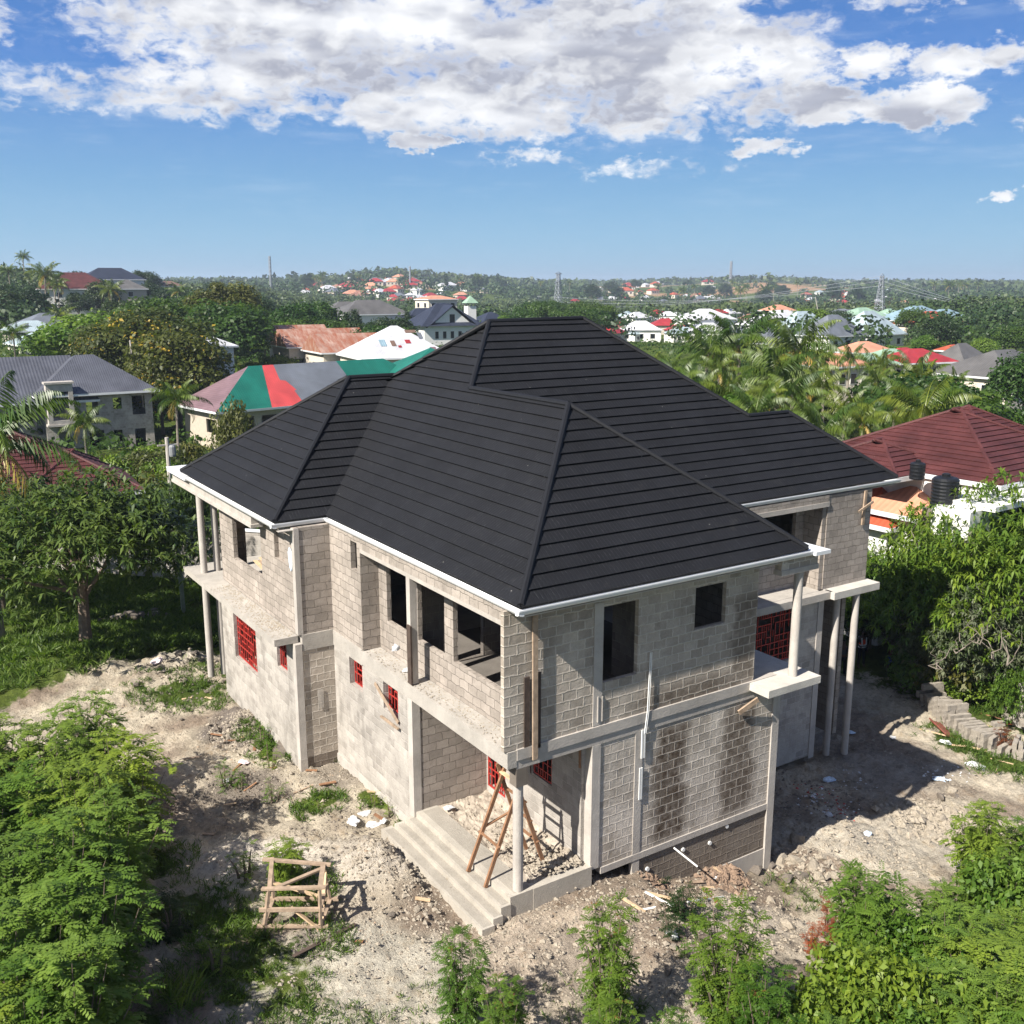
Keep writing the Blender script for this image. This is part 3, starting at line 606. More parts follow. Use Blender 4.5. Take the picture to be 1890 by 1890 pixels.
# ---------------------------------------------------------------- roof
ZE=7.33; SL=.8
rf=MB()
def plane(P0,ud,vd,poly3,lift=.05,h=.37,off=0.):
    P0=Vector(P0); ud=Vector(ud).normalized(); vd=Vector(vd).normalized(); n=ud.cross(vd).normalized()
    if n.z<0: n=-n
    po=[((Vector(p)-P0).dot(ud),(Vector(p)-P0).dot(vd)) for p in poly3]
    def clip(P,v,keep):
        out=[]
        for i in range(len(P)):
            a,b=P[i],P[(i+1)%len(P)]; ia=(a[1]-v)*keep>=-1e-7; ib=(b[1]-v)*keep>=-1e-7
            if ia: out.append(a)
            if ia!=ib: s_=(v-a[1])/(b[1]-a[1]); out.append((a[0]+(b[0]-a[0])*s_,v))
        return out
    vmax=max(p[1] for p in po); k=0
    while k*h<vmax-1e-4:
        v0=k*h; q=clip(po,v0,1)
        if q: q=clip(q,v0+h,-1)
        k+=1
        if len(q)<3: continue
        l=lambda v: lift*(1-(v-v0)/h)+off
        vs=[P0+ud*a+vd*b+n*l(b) for a,b in q]
        # orient upward
        fn=(vs[1]-vs[0]).cross(vs[2]-vs[0]); idx=tuple(range(len(q)))
        if fn.dot(n)<0: idx=idx[::-1]
        jit=(k*.43)%1.28
        rf.add(vs,[idx],0,[(a+jit,b) for a,b in q])
        e=sorted([a for a,b in q if abs(b-v0)<1e-6])
        if len(e)>=2:
            a0,a1=e[0],e[-1]; d=P0+vd*v0
            rf.add([d+ud*a0+n*(l(v0)),d+ud*a1+n*l(v0),d+ud*a1+n*(off-.004 if k>1 else -.03),d+ud*a0+n*(off-.004 if k>1 else -.03)],[(3,2,1,0)],0,[(a0,0),(a1,0),(a1,.03),(a0,.03)])
zz=lambda d:ZE+SL*d
cs=1/math.sqrt(1+SL*SL)
a_=4.45; RY=11.88; MX=6.6; ML=10.45
WR=4.45; WY0=10.4; WY1=19.3
# west plane of the main roof and near wing
plane((0,0,ZE),(0,1,0),(1,0,SL),[(0,0,ZE),(a_,a_,zz(a_)),(a_,a_+5.03,zz(a_)),(MX,RY,zz(MX)),(WR+.4,RY+(MX-WR-.4)*1.35,zz(WR+.4)),(WR,14.9,zz(WR)),(0,WY0,ZE)])
# near wing: end hip and east plane
plane((0,0,ZE),(1,0,0),(0,1,SL),[(0,0,ZE),(8.9,0,ZE),(a_,a_,zz(a_))])
plane((8.9,0,ZE),(0,1,0),(-1,0,SL),[(8.9,0,ZE),(8.9,5.03,ZE),(a_,5.03+a_,zz(a_)),(a_,a_,zz(a_))])
# main south plane, running on over the east wing
plane((8.9,5.03,ZE),(1,0,0),(0,1,SL),[(8.9,5.03,ZE),(19.3,5.03,ZE),(16.55,7.78,zz(2.75)),(14.6,7.78,zz(2.75)),(ML,RY,zz(6.85)),(MX,RY,zz(6.85)),(a_,5.03+a_,zz(a_))])
# the remaining planes
EX=ML+6.85
plane((EX,5.03,ZE),(0,1,0),(-1,0,SL),[(EX,10.5,ZE),(EX,18.73,ZE),(ML,RY,zz(6.85)),(14.55,7.78,zz(2.75))])
plane((0,19.3,ZE),(1,0,0),(0,-1,.738),[(0,19.3,ZE),(EX,19.3,ZE),(ML,RY,ZE+.738*7.42),(MX,RY,ZE+.738*7.42)])
plane((19.3,5.03,ZE),(0,1,0),(-1,0,SL),[(19.3,5.03,ZE),(19.3,10.53,ZE),(16.55,7.78,zz(2.75))])
plane((19.3,10.53,ZE),(-1,0,0),(0,-1,SL),[(19.3,10.53,ZE),(14,10.53,ZE),(14,7.78,zz(2.75)),(16.55,7.78,zz(2.75))])
# left wing
ry=(WY0+WY1)/2; b_=WR
plane((-1.6,WY0,ZE),(1,0,0),(0,1,SL),[(-1.6,WY0,ZE),(0,WY0,ZE),(WR,ry,zz(b_)),(-1.6+b_,ry,zz(b_))])
plane((-1.6,WY0,ZE),(0,1,0),(1,0,SL),[(-1.6,WY0,ZE),(-1.6,20.1,ZE),(-1.6+b_,ry+.15,zz(b_)),(-1.6+b_,ry,zz(b_))])
plane((-1.6,20.1,ZE),(1,0,0),(0,-1,.72),[(-1.6,20.1,ZE),(6,20.1,ZE),(6,ry+.15,zz(b_)),(-1.6+b_,ry+.15,zz(b_))])
roof=part(rf,'roof',M['roof'])
rf2=MB()
def cap(p,q,r=.085,l0=0,l1=0):
    p=Vector(p)+Vector((0,0,.035)); q=Vector(q)+Vector((0,0,.035)); d=(q-p).normalized()
    rf2.tube([p-d*l0,q+d*l1],r,8)
N1=(a_,a_,zz(a_)); N2=(a_,5.03+a_,zz(a_)); M1=(MX,RY,zz(6.8)); M2=(ML,RY,zz(6.85))
for p,q in [((0.02,.02,ZE),N1),((8.88,.02,ZE),N1),(N1,N2),(N2,M1),(M1,M2),(M2,(14.6,7.78,zz(2.75))),((14.6,7.78,zz(2.75)),(16.55,7.78,zz(2.75))),((19.28,5.05,ZE),(16.55,7.78,zz(2.75))),
            ((-1.58,WY0+.02,ZE),(-1.6+b_,ry,zz(b_))),((-1.6+b_,ry,zz(b_)),(WR+.1,ry,zz(b_))),((-1.58,20.08,ZE),(-1.6+b_,ry+.1,zz(b_))),(M1,(WR,14.6,zz(WR)))]: cap(p,q)
part(rf2,'ridge_cap',M['ridge'],roof)
# valleys: thin metal strip pressed into the seam
vv=MB()
for p,q in [((0,WY0,ZE),(WR,ry,zz(b_))),((8.9,5.03,ZE),N2)]:
    p=Vector(p)+Vector((0,0,.012)); q=Vector(q)+Vector((0,0,.012)); vv.tube([p,q],.018,6)
part(vv,'valley_flashing',M['ridge'],roof)
# gutters: box profile with a rolled lip
def gutter(p,q,out):
    p=Vector(p); q=Vector(q); out=Vector(out).normalized(); d=(q-p).normalized(); mb=MB()
    prof=[(-.02,-.05),(-.02,-.15),(.0,-.16),(.09,-.145),(.12,-.10),(.135,-.05),(.135,-.02),(.115,-.02),(.11,-.06),(.0,-.10)]
    A=[p+out*a+Vector((0,0,b)) for a,b in prof]; B=[q+out*a+Vector((0,0,b)) for a,b in prof]; n=len(prof)
    mb.add(A+B,[(i,(i+1)%n,n+(i+1)%n,n+i) for i in range(n)]+[tuple(range(n-1,-1,-1)),tuple(range(n,2*n))])
    part(mb,'gutter',M['white'],roof)
gutter((0,-.12,ZE),(0,WY0-.13,ZE),(-1,0,0)); gutter((-.12,0,ZE+.001),(8.95,0,ZE+.001),(0,-1,0)); gutter((-1.73,WY0,ZE+.001),(-.0,WY0,ZE+.001),(0,-1,0)); gutter((-1.6,WY0-.12,ZE),(-1.6,21.6,ZE),(-1,0,0)); gutter((9.0,5.03,ZE),(19.32,5.03,ZE),(0,-1,0))
# soffit boards closing the eaves
for q_ in [(.02,7.9,.0,YF,7.10,7.13),(-1.58,.0,WY0-.28,WY0+.0,7.09,7.11),(9.6,19.2,5.03,5.2,7.1,7.13)]: part(MB().box(*q_),'soffit',M['conc'])
# small fixings -----------------------------------------------------------------
pp=MB()
for dx in (0,.045): pp.tube([(3.98+dx,YF-.05,5.4),(3.93+dx,YF-.06,3.9),(3.86+dx,YF-.06,3.35)],.013,6)
pp.box(3.78,3.83,YF-.06,YF-.035,2.7,3.45).box(3.86,3.90,YF-.06,YF-.035,2.7,3.45).box(3.75,3.79,YF-.05,YF-.03,1.6,2.45).box(3.81,3.85,YF-.05,YF-.03,1.6,2.45)
part(pp,'conduit_pipe',M['pvc'])
pl=MB(); pl.box(2.42,2.45,YF-.045,YF-.02,3.98,4.62).box(2.55,2.575,YF-.045,YF-.02,3.98,4.6)
part(pl,'conduit_pipe',M['conc_lt'])
pr=MB()
for k in range(6):
    y=9.2-.0; pr.tube([(XW+.58+k*.03,YW-.025,2.1),(XW+.58+k*.03,YW-.03,1.5)],.008,5)
part(pr,'conduit_pipe',M['conc_lt'])
for (x,z) in [(4.15,-.45),(5.35,-.3),(6.3,-.42),(6.9,-.12)]: part(MB().tube([(x,YF-.02,z),(x,YF+.03,z)],.055,12),'drain_pipe',M['pvc'])
part(MB().tube([(5.0,YF-.02,-.12),(5.3,YF-.6,-.46)],.024,8),'drain_pipe',M['pvc'],label='white drain pipe sticking out of the foundation')
tm=MB(); tm.beam((.62,YF-.09,3.55),(.6,YF-.09,6.98),.13,.045,up=(0,1,0)); part(tm,'formwork_post',M['wood'],label='upright timber left on the front corner')
tm=MB(); tm.box(.36,.50,YF-.045,YF-.018,3.75,5.55).box(.70,.80,YF-.05,YF-.018,3.78,5.6); part(tm,'formwork_board',M['woodd'])
tm=MB(); tm.beam((2.18,YF+.3,2.75),(2.18,YF+.31,3.4),.07,.02); part(tm,'formwork_board',M['woodn'])
tm=MB(); tm.beam((XL-.04,5.02,5.5),(XL-.02,5.05,3.9),.20,.05,up=(1,0,0)); part(tm,'formwork_board',M['woodd'],label='dark plank standing on the ledge')
tm=MB(); tm.box(XL+.0,XL+.2,5.02,5.22,3.88,6.75); part(tm,'column',M['conc_lt'],label='slim post before the recessed windows')
tm=MB(); tm.beam((XL-.06,7.15,3.2),(XL-.06,5.75,2.55),.03,.10); tm.beam((XL-.09,6.75,2.38),(XL-.09,5.7,2.40),.06,.05); part(tm,'formwork_board',M['wood'])
tm=MB(); tm.beam((7.05,YF-.07,3.12),(7.6,YF-.2,3.42),.14,.05,up=(0,-1,0)); part(tm,'formwork_board',M['wood'],label='splintered plank by the right corner')
tm=MB(); tm.beam((17.4,4.9,5.9),(17.45,4.9,7.1),.12,.05,up=(0,1,0)).beam((17.1,4.86,6.4),(17.75,4.8,6.7),.09,.04,up=(0,1,0)); part(tm,'formwork_board',M['wood'])
# lumps of mortar and chips on the ledges
rnd=random.Random(5); lm=MB()
def lump(mb,x,y,z,s,rnd=rnd):
    k=[(1,0,0),(0,1,0),(-1,0,0),(0,-1,0),(0,0,1),(0,0,-.3)]
    a=rnd.random()*6.3; vs=[]
    for p in k:
        q=[c*s*rnd.uniform(.6,1.3) for c in p]; vs.append((x+q[0]*math.cos(a)-q[1]*math.sin(a),y+q[0]*math.sin(a)+q[1]*math.cos(a),z+q[2]*.7))
    mb.add(vs,[(0,1,4),(1,2,4),(2,3,4),(3,0,4),(1,0,5),(2,1,5),(3,2,5),(0,3,5)])
for i in range(520): lump(lm,rnd.uniform(XL,XR-.02),rnd.uniform(.6,7.9),3.878,rnd.uniform(.008,.03))
for i in range(900): lump(lm,rnd.uniform(-1.83,XW+.05)if rnd.random()<.5 else XW+.05-abs(rnd.gauss(0,.25)),rnd.uniform(10.3,16.5) if rnd.random()<.8 else 11+abs(rnd.gauss(0,.8)),3.872,rnd.uniform(.008,.035))
for i in range(500): lump(lm,rnd.uniform(.65,2.15),.55+abs(rnd.gauss(0,1.6))%4.3,.27,rnd.uniform(.012,.06))
for i in range(240): lump(lm,2.15-abs(rnd.gauss(0,.5))%1.4,.55+abs(rnd.gauss(0,.5)),.30+rnd.random()*.12,rnd.uniform(.03,.09))
mc=part(lm,'mortar_crumbs',M['rock']); mc['kind']='stuff'
M['steelb']=plain('dull_grey_steel',(.22,.23,.24),.6)
# ---------------------------------------------------------------- things on the site
def gp(u,v,dz=0.):
    x,y,_=G(u,v); 
    for k in range(3):
        z=zt(x,y); p=at_z(u,v,z+dz); x,y=float(p[0]),float(p[1])
    return Vector((x,y,zt(x,y)))
def tagm(o,label,cat,group=None,kind=None): return tag(o,label,cat,group,kind)
# trestle on the porch: two ladders leaning together
rbp=random.Random(2)
def bar_part(name,p,q,w_,h_,m,par,up=(0,0,1)):
    w_*=rbp.uniform(.88,1.12); h_*=rbp.uniform(.85,1.2); j=Vector((rbp.uniform(-.012,.012),rbp.uniform(-.012,.012),rbp.uniform(-.008,.008))); p=Vector(p)+j; q=Vector(q)+j
    return MB().beam(p,q,w_,h_,0,up).build(name,m,par)
tr=thing('trestle','brown wooden trestle with crossed legs standing on the porch steps','trestle',(0,0,0))
A0=Vector((-.15,1.75,.15));A1=Vector((-.12,1.0,.15));TA=Vector((.62,2.15,2.62));TB=Vector((.62,1.15,2.62))
A0=Vector((-.18,2.0,.14)); A1=Vector((-.18,1.2,.14)); T0=Vector((.72,1.9,2.65)); T1=Vector((.72,1.22,2.65)); B0=Vector((1.45,1.9,.25)); B1=Vector((1.45,1.15,.25))
for p,q in [(A0,T0+Vector((.1,0,-.02))),(A1,T1+Vector((.1,0,-.08))),(B0,T0+Vector((-.09,.05,.12))),(B1,T1+Vector((-.09,-.05,.06)))]: bar_part('leg',p,q,.085,.05,M['woodn'],tr,(0,1,0))
def lerp(p,q,t): return p+(q-p)*t
for P_,Q_,PT,QT,ts in [(A0,A1,T0,T1,(.38,)),(B0,B1,T0,T1,(.28,.52,.74,.93))]:
    for t in ts: bar_part('rung',lerp(P_,PT,t)+Vector((0,.08,0)),lerp(Q_,QT,t)-Vector((0,.08,0)),.07,.03,M['woodn'],tr)
bar_part('brace',lerp(A0,T0,.42),lerp(B0,T0,.5),.07,.03,M['woodn'],tr)
bar_part('brace',T0+Vector((0,.1,-.1)),T1+Vector((0,-.1,-.1)),.10,.03,M['pale'],tr)
# timber frame lying in the yard
tf=thing('timber_frame','weathered timber scaffold frame standing empty over a weed on the sand','timber frame')
c00=gp(487,1722); c10=gp(590,1716); c01=gp(478,1640); c11=gp(594,1640)
cz=lambda c,h:Vector((c.x,c.y,c.z+h))
u00=cz(gp(487,1722),0); 
ctr=(gp(480,1715)+gp(598,1640))/2
ax=Vector((math.cos(YAW-R(90)+R(4)),0,0)); ex=Vector((RT[0],RT[1],0)); ey=Vector((FH[0],FH[1],0))
O_=gp(540,1716)
def fp(a,b,h): p=O_+ex*a+ey*b; return Vector((p.x,p.y,O_.z+h))
Wf,Df,Hf=.64,1.05,1.02
L_=[fp(-Wf,0,0),fp(Wf,0,0),fp(-Wf*1.03,Df,0),fp(Wf*1.05,Df,0)]; U_=[fp(-Wf*.80,.12,Hf*.93),fp(Wf*1.02,.0,Hf*1.04),fp(-Wf*1.05,Df*1.05,Hf*1.05),fp(Wf*.84,Df*.96,Hf)]
for i in range(4): bar_part('post',L_[i]-Vector((0,0,.05)),U_[i],.10,.05,M['wood'],tf)
for a,b,e in [(0,1,.16),(2,3,.2),(0,2,.05),(1,3,.05)]:
    d=(U_[b]-U_[a]).normalized(); bar_part('rail',U_[a]-d*e,U_[b]+d*e,.10,.05,M['wood'],tf)
    d=(L_[b]-L_[a]).normalized(); bar_part('rail',L_[a]-d*e+Vector((0,0,.08)),L_[b]+d*e+Vector((0,0,.08)),.09,.06,M['wood'],tf)
for t in (.5,):
    bar_part('rail',lerp(L_[0],U_[0],t)-ex*.16,lerp(L_[1],U_[1],t)+ex*.1,.07,.07,M['wood'],tf)
    bar_part('rail',lerp(L_[1],U_[1],t),lerp(L_[3],U_[3],t),.09,.05,M['wood'],tf)
for p,q in [(lerp(L_[2],U_[2],.45),lerp(L_[3],U_[3],.05)),(lerp(L_[0],U_[0],.95),lerp(L_[3],U_[3],.9)),(lerp(L_[1],U_[1],.02)-ex*.05,lerp(L_[0],U_[0],.55)+ex*.55),(lerp(L_[1],U_[1],.1),lerp(L_[3],U_[3],.8))]: bar_part('brace',p,q,.09,.04,M['wood'] if p.x<O_.x else M['pale'],tf)
# loose planks and offcuts: individual
rnd=random.Random(21)
PLK=[(700,1465,.7,20,'pale'),(440,1415,.55,70,'woodn'),(355,1402,.55,10,'wood'),(325,1450,.5,15,'pale'),(462,1455,.4,35,'woodn'),(480,1400,.6,60,'wood'),(520,1398,.35,0,'pale'),(560,1455,.6,30,'wood'),(400,1362,.45,-20,'woodn'),(425,1370,.35,25,'woodn'),(455,1352,.4,50,'pale'),
     (385,1290,.3,-25,'pale'),(345,1290,.35,10,'pale'),(505,1420,.3,-45,'woodn'),(605,1452,.5,28,'woodn'),(575,1425,.35,-5,'woodn'),(645,1415,.45,-35,'pale'),(700,1515,.3,-20,'woodn'),(655,1735,.4,-15,'woodn'),(780,1655,.35,0,'pale'),(840,1660,.3,10,'woodn'),(890,1705,.35,20,'pale'),(905,1712,.3,-40,'pale'),
     (735,1560,.28,10,'wood'),(765,1540,.25,30,'woodn'),(720,1575,.3,-50,'wood'),(425,1490,.35,15,'pale'),(470,1385,.35,-80,'woodn'),(385,1540,.3,0,'wood'),(1170,1668,.6,-35,'pale'),(1215,1655,.6,-10,'pale'),(1330,1612,.4,-25,'pale'),(1305,1640,.4,15,'pale'),
     (1745,1300,1.9,-50,'pale'),(1765,1280,1.2,-45,'pale'),(1815,1340,.8,-60,'pale'),(1830,1325,.9,-55,'woodn'),(1780,1370,1.0,-35,'pale'),(1820,1387,1.1,-38,'pale'),(1850,1405,.8,-40,'pale'),(1770,1378,.5,-20,'pale'),(1730,1356,1.3,-35,'pale'),(1840,1425,.5,60,'pale'),(600,1735,1.6,42,'woodd'),(1280,1630,.6,20,'wood')]
gnames={'pale':'pale split offcut board','woodn':'reddish-brown offcut board','wood':'grey weathered offcut board','woodd':'long dark stick'}
for i,(u,v,L,a,k) in enumerate(PLK):
    p=gp(u,v); r=R(a)+YAW-R(90); d=(ex*math.cos(R(a))+ey*math.sin(R(a)))*L/2
    q0=p-d; q1=p+d; q0.z=zt(q0.x,q0.y)+.03; q1.z=zt(q1.x,q1.y)+.03+rnd.random()*.03
    mb=MB().beam(q0-p,q1-p,rnd.uniform(.05,.11),rnd.uniform(.018,.03)); o=mb.build('stick' if k=='woodd' else 'offcut_board',M[k]); o.location=p
    where='beside the loose block stack' if u>1600 else ('at the foot of the front wall' if u>1100 else ('near the porch steps' if u>640 else 'on the littered sand left of the house'))
    tag(o,f'{gnames[k]} {where}','plank' if k!='woodd' else 'stick','offcuts of wood lying on the ground')
# loose blocks: curved stack at the right
def blockmesh(name,m,seed,s=(.46,.23,.15)):
    r=random.Random(seed); mb=MB(); a,b,c=s
    vs=[]
    for z in (0,c):
        for (x,y) in [(-a/2,-b/2),(a/2,-b/2),(a/2,b/2),(-a/2,b/2)]: vs.append((x+r.uniform(-.012,.012),y+r.uniform(-.012,.012),z+r.uniform(-.006,.006)))
    mb.add(vs,[(3,2,1,0),(4,5,6,7),(0,1,5,4),(1,2,6,5),(2,3,7,6),(3,0,4,7)]); return mb.build(name,m)
protos=[]
rb=random.Random(9)
path=[(1700,1292),(1722,1310),(1750,1335),(1780,1350),(1800,1372),(1822,1385),(1850,1392),(1880,1400),(1915,1412),(1945,1420)]
pw=[gp(u,v) for u,v in path]
def along(t):
    k=t*(len(pw)-1); i=min(int(k),len(pw)-2); f=k-i; return pw[i]*(1-f)+pw[i+1]*f,(pw[i+1]-pw[i]).normalized()
tot=sum((pw[i+1]-pw[i]).length for i in range(len(pw)-1))
first=None; nb_=0
nn=int(tot/.245)
for i in range(nn):
    t=(i+.5)/nn; p,d=along(t); nrm=Vector((-d.y,d.x,0)).normalized(); hgt=3 if .05<t<.9 else 2
    if .62<t<.70: hgt=2
    for lay in range(hgt+ (1 if (i%5)<2 and t<.3 else 0)):
        for row in ((0,1) if t<.75 else (0,)):
            if rb.random()<.05: continue
            if nb_>125: continue
            if first is None: o=blockmesh('concrete_block',M['blk'],1); first=o; protos=[o]
            elif len(protos)<5: o=blockmesh('concrete_block',M['blk'],len(protos)+1); protos.append(o)
            else: o=rb.choice(protos).copy(); COL.objects.link(o)
            q=p+nrm*(row*.47-.1+rb.uniform(-.05,.05)); z=zt(p.x,p.y)-.03
            o.location=(q.x,q.y,z+lay*.232+.08); o.rotation_euler=(R(90)+rb.uniform(-.06,.06),rb.uniform(-.05,.05),math.atan2(nrm.y,nrm.x)+rb.uniform(-.12,.12))
            tag(o,'loose grey concrete block in the curved stack beside the thicket','concrete block','blocks of the curved stack'); nb_+=1
for (u,v,a) in [(1690,1280,.4),(1712,1270,.9),(1735,1285,-.3),(1850,1330,.5),(1870,1335,1.2),(1880,1330,.2),(1855,1345,.8),(1840,1360,-.4),(1885,1350,.7)]:
    o=rb.choice(protos).copy(); COL.objects.link(o); p=gp(u,v); o.location=(p.x,p.y,p.z+.35+rb.random()*.15); o.rotation_euler=(R(8)*rb.uniform(-1,1),R(10)*rb.uniform(-1,1),a); tag(o,'loose grey concrete block thrown askew on top of the curved stack','concrete block','askew blocks of the curved stack')
# whitish gate pillar at the right edge
gpp=gp(1880,1345); o=MB().box(-.35,.35,-.3,.3,-.3,1.35).box(-.3,.28,-.25,.25,1.35,1.75).build('block_pillar',M['blk_low']); o.location=gpp+Vector((.4,0,0)); tag(o,'short pale block pillar beside the curved stack of blocks','pillar')
# single stones and blocks lying about
def rockmesh(name,seed,m,n=14):
    r=random.Random(seed); bm_=[]
    import bmesh
    bm=bmesh.new(); 
    for k in range(n):
        v=Vector((r.gauss(0,1),r.gauss(0,1),r.gauss(0,1))).normalized(); bm.verts.new((v.x*.5*r.uniform(.75,1.15),v.y*.38*r.uniform(.8,1.1),v.z*.28*r.uniform(.8,1.1)))
    bmesh.ops.convex_hull(bm,input=bm.verts); loose=[v for v in bm.verts if not v.link_faces]; bmesh.ops.delete(bm,geom=loose,context='VERTS')
    me=bpy.data.meshes.new(name); bm.to_mesh(me); bm.free(); me.materials.append(m); return me
RK=[rockmesh('stone',i,M['rock']) for i in range(4)]; RKD=[rockmesh('stone',10+i,M['rockd']) for i in range(4)]
ST=[(1445,1560,.42,0,'pile'),(1475,1555,.7,0,'pile'),(1465,1590,.5,0,'pile'),(1440,1590,.55,0,'pile'),(1420,1600,.5,1,'pile'),(1395,1612,.5,1,'pile'),(1500,1600,.55,0,'pile'),(1480,1620,.5,1,'pile'),(1455,1625,.5,1,'pile'),(1520,1585,.4,0,'pile'),(1430,1575,.35,0,'pile'),(1510,1625,.4,0,'pile'),(1538,1618,.35,0,'pile'),(1405,1580,.4,1,'pile'),
    (1455,1710,.4,0,'sand'),(1425,1665,.3,0,'sand'),(1420,1715,.28,1,'sand'),(1240,1745,.28,0,'sand'),(1285,1775,.26,0,'sand'),(1235,1795,.3,1,'sand'),(1300,1795,.25,0,'sand'),(1120,1790,.2,0,'sand'),(720,1690,.3,1,'sand'),(770,1680,.25,0,'sand'),(685,1660,.22,0,'sand'),
    (1700,1510,.4,0,'rub'),(1720,1500,.35,0,'rub'),(1740,1515,.45,0,'rub'),(1715,1530,.4,0,'rub'),(1750,1535,.4,0,'rub'),(1690,1540,.3,0,'rub'),(1760,1500,.35,0,'rub'),(1735,1480,.4,1,'rub'),(1770,1525,.4,0,'rub'),(1790,1510,.35,0,'rub'),(1780,1550,.4,0,'rub'),(1755,1460,.4,0,'rub'),(1708,1555,.35,0,'rub'),(1800,1535,.35,0,'rub'),(1765,1470,.3,1,'rub'),
    (245,1255,.55,0,'left'),(252,1270,.4,1,'left'),(340,1262,.35,1,'left'),(360,1205,.5,1,'left'),(330,1210,.45,1,'left'),(395,1270,.45,1,'left'),(410,1262,.4,1,'left'),(388,1275,.35,1,'left'),(480,1390,.0001,1,'left'),(470,1360,.3,1,'left'),(450,1375,.3,1,'left'),(410,1372,.3,1,'left'),(330,1470,.3,0,'left'),(420,1480,.25,0,'left'),(300,1310,.25,0,'left'),(335,1330,.2,1,'left')]
WH={'pile':('one of the block fragments heaped at the right corner of the house','rubble fragment','fragments heaped at the house corner'),'sand':('lone pale stone lying on the open sand in front of the house','stone','lone stones on the sand'),
    'rub':('pale broken piece of the rubble strewn at the edge of the house shadow','rubble fragment','rubble at the edge of the shadow'),'left':('loose stone on the littered ground beside the left wing','stone','stones beside the left wing')}
for i,(u,v,s,d,w_) in enumerate(ST):
    if s<.01: continue
    p=gp(u,v); o=bpy.data.objects.new('stone' if w_ in('sand','left') else 'rubble_fragment',(RKD if d else RK)[i%4]); link(o); o.location=(p.x,p.y,p.z+s*.12); o.scale=(s,s,s*1.1); o.rotation_euler=(rb.uniform(-.4,.4),rb.uniform(-.4,.4),rb.uniform(0,6)); tag(o,WH[w_][0],WH[w_][1],WH[w_][2])
o=blockmesh('broken_block',M['rockd'],77,(.75,.4,.4)); p=gp(520,1392); o.location=(p.x,p.y,p.z-.02); o.rotation_euler=(.2,-.15,.9); tag(o,'large dark broken concrete lump against the left wing corner','concrete lump')
# rubble, gravel and clods that nobody could count
def scatter(name,label,cat,regs,m,seed):
    r=random.Random(seed); mb=MB()
    for (u,v,rad,n,s0,s1) in regs:
        g=gp(u,v)
        for k in range(n):
            a=r.random()*6.283; q=rad*math.sqrt(r.random())*r.uniform(.6,1.1); x=g.x+math.cos(a)*q; y=g.y+math.sin(a)*q
            lump(mb,x,y,zt(x,y),r.uniform(s0,s1)*(1 if r.random()<.85 else 1.8),r)
    o=mb.build(name,m); tag(o,label,cat,kind='stuff'); return o
scatter('rubble','pale crumbled rubble and clods scattered over the yard','rubble',[(470,1340,1.7,1500,.02,.07),(700,1610,1.7,1500,.015,.05),(600,1440,2.5,1300,.012,.04),(1100,1750,3.4,3200,.012,.05),(1350,1680,2.6,2000,.012,.05),(1720,1520,1.6,700,.03,.11),(1550,1560,2.6,1300,.015,.05),(355,1220,1.5,400,.02,.08),(700,1820,3.,1800,.01,.04),(460,1590,2.,300,.01,.03),(850,1710,1.5,400,.015,.06),(1600,1430,4.,600,.012,.05),(320,1480,2.,400,.012,.045),(1480,1600,1.1,250,.03,.09)],M['rock'],31)
scatter('dark_clods','dark clods and charcoal scattered over the yard','clods',[(470,1335,1.5,700,.03,.09),(430,1460,1.5,500,.015,.06),(585,1745,.6,420,.015,.05),(640,1540,1.8,700,.012,.04),(1200,1720,3.,800,.012,.04),(1480,1480,2.5,350,.015,.06),(330,1300,2.,300,.02,.06),(1700,1280,1.5,300,.02,.08)],M['rockd'],32)
scatter('red_soil_heap','heap of reddish soil thrown against the foundation wall','soil',[(1330,1612,.75,800,.03,.08),(1210,1632,.45,250,.03,.07)],M['soilr'],33)
scatter('litter','small white and reddish scraps of litter strewn in the shade by the right wall','litter',[(1520,1480,1.1,70,.015,.05),(1560,1440,1.0,40,.015,.05),(1745,1430,1.0,40,.02,.05)],M['plastic'],41)
scatter('brick_crumbs','reddish brick crumbs and rags in the litter by the right wall','litter',[(1510,1470,.9,60,.015,.045),(1560,1500,.8,40,.015,.04)],M['red'],42)
scatter('wood_chips','brown wood chips and twigs scattered left of the house','wood chips',[(440,1400,1.8,120,.01,.035),(560,1430,2.2,120,.01,.03),(700,1580,1.6,60,.01,.03),(640,1720,1.2,60,.01,.03)],M['wood'],43)
# crumpled white sacks
def sack(seed,s,m=None):
    import bmesh
    r=random.Random(seed); bm=bmesh.new(); bmesh.ops.create_icosphere(bm,subdivisions=3,radius=1)
    for v in bm.verts:
        n=.85+.16*math.sin(v.co.x*3.1+seed)*math.cos(v.co.y*3.7+seed*2)+.12*math.sin(v.co.z*6+v.co.x*5+seed)+r.uniform(-.07,.07)
        v.co=Vector((v.co.x*n*s*1.2,v.co.y*n*s*.8,max(-.1,v.co.z)*n*s*.45))
    me=bpy.data.meshes.new('sack'); bm.to_mesh(me); bm.free(); me.materials.append(m or M['plastic']); o=bpy.data.objects.new('plastic_sack',me); return link(o)
M['plblue']=plain('blue_white_sack',(.55,.66,.80),.45,var=.3,scale=14,bump=.6); M['plred']=plain('pink_white_sack',(.75,.62,.62),.5,var=.25,scale=14,bump=.6)
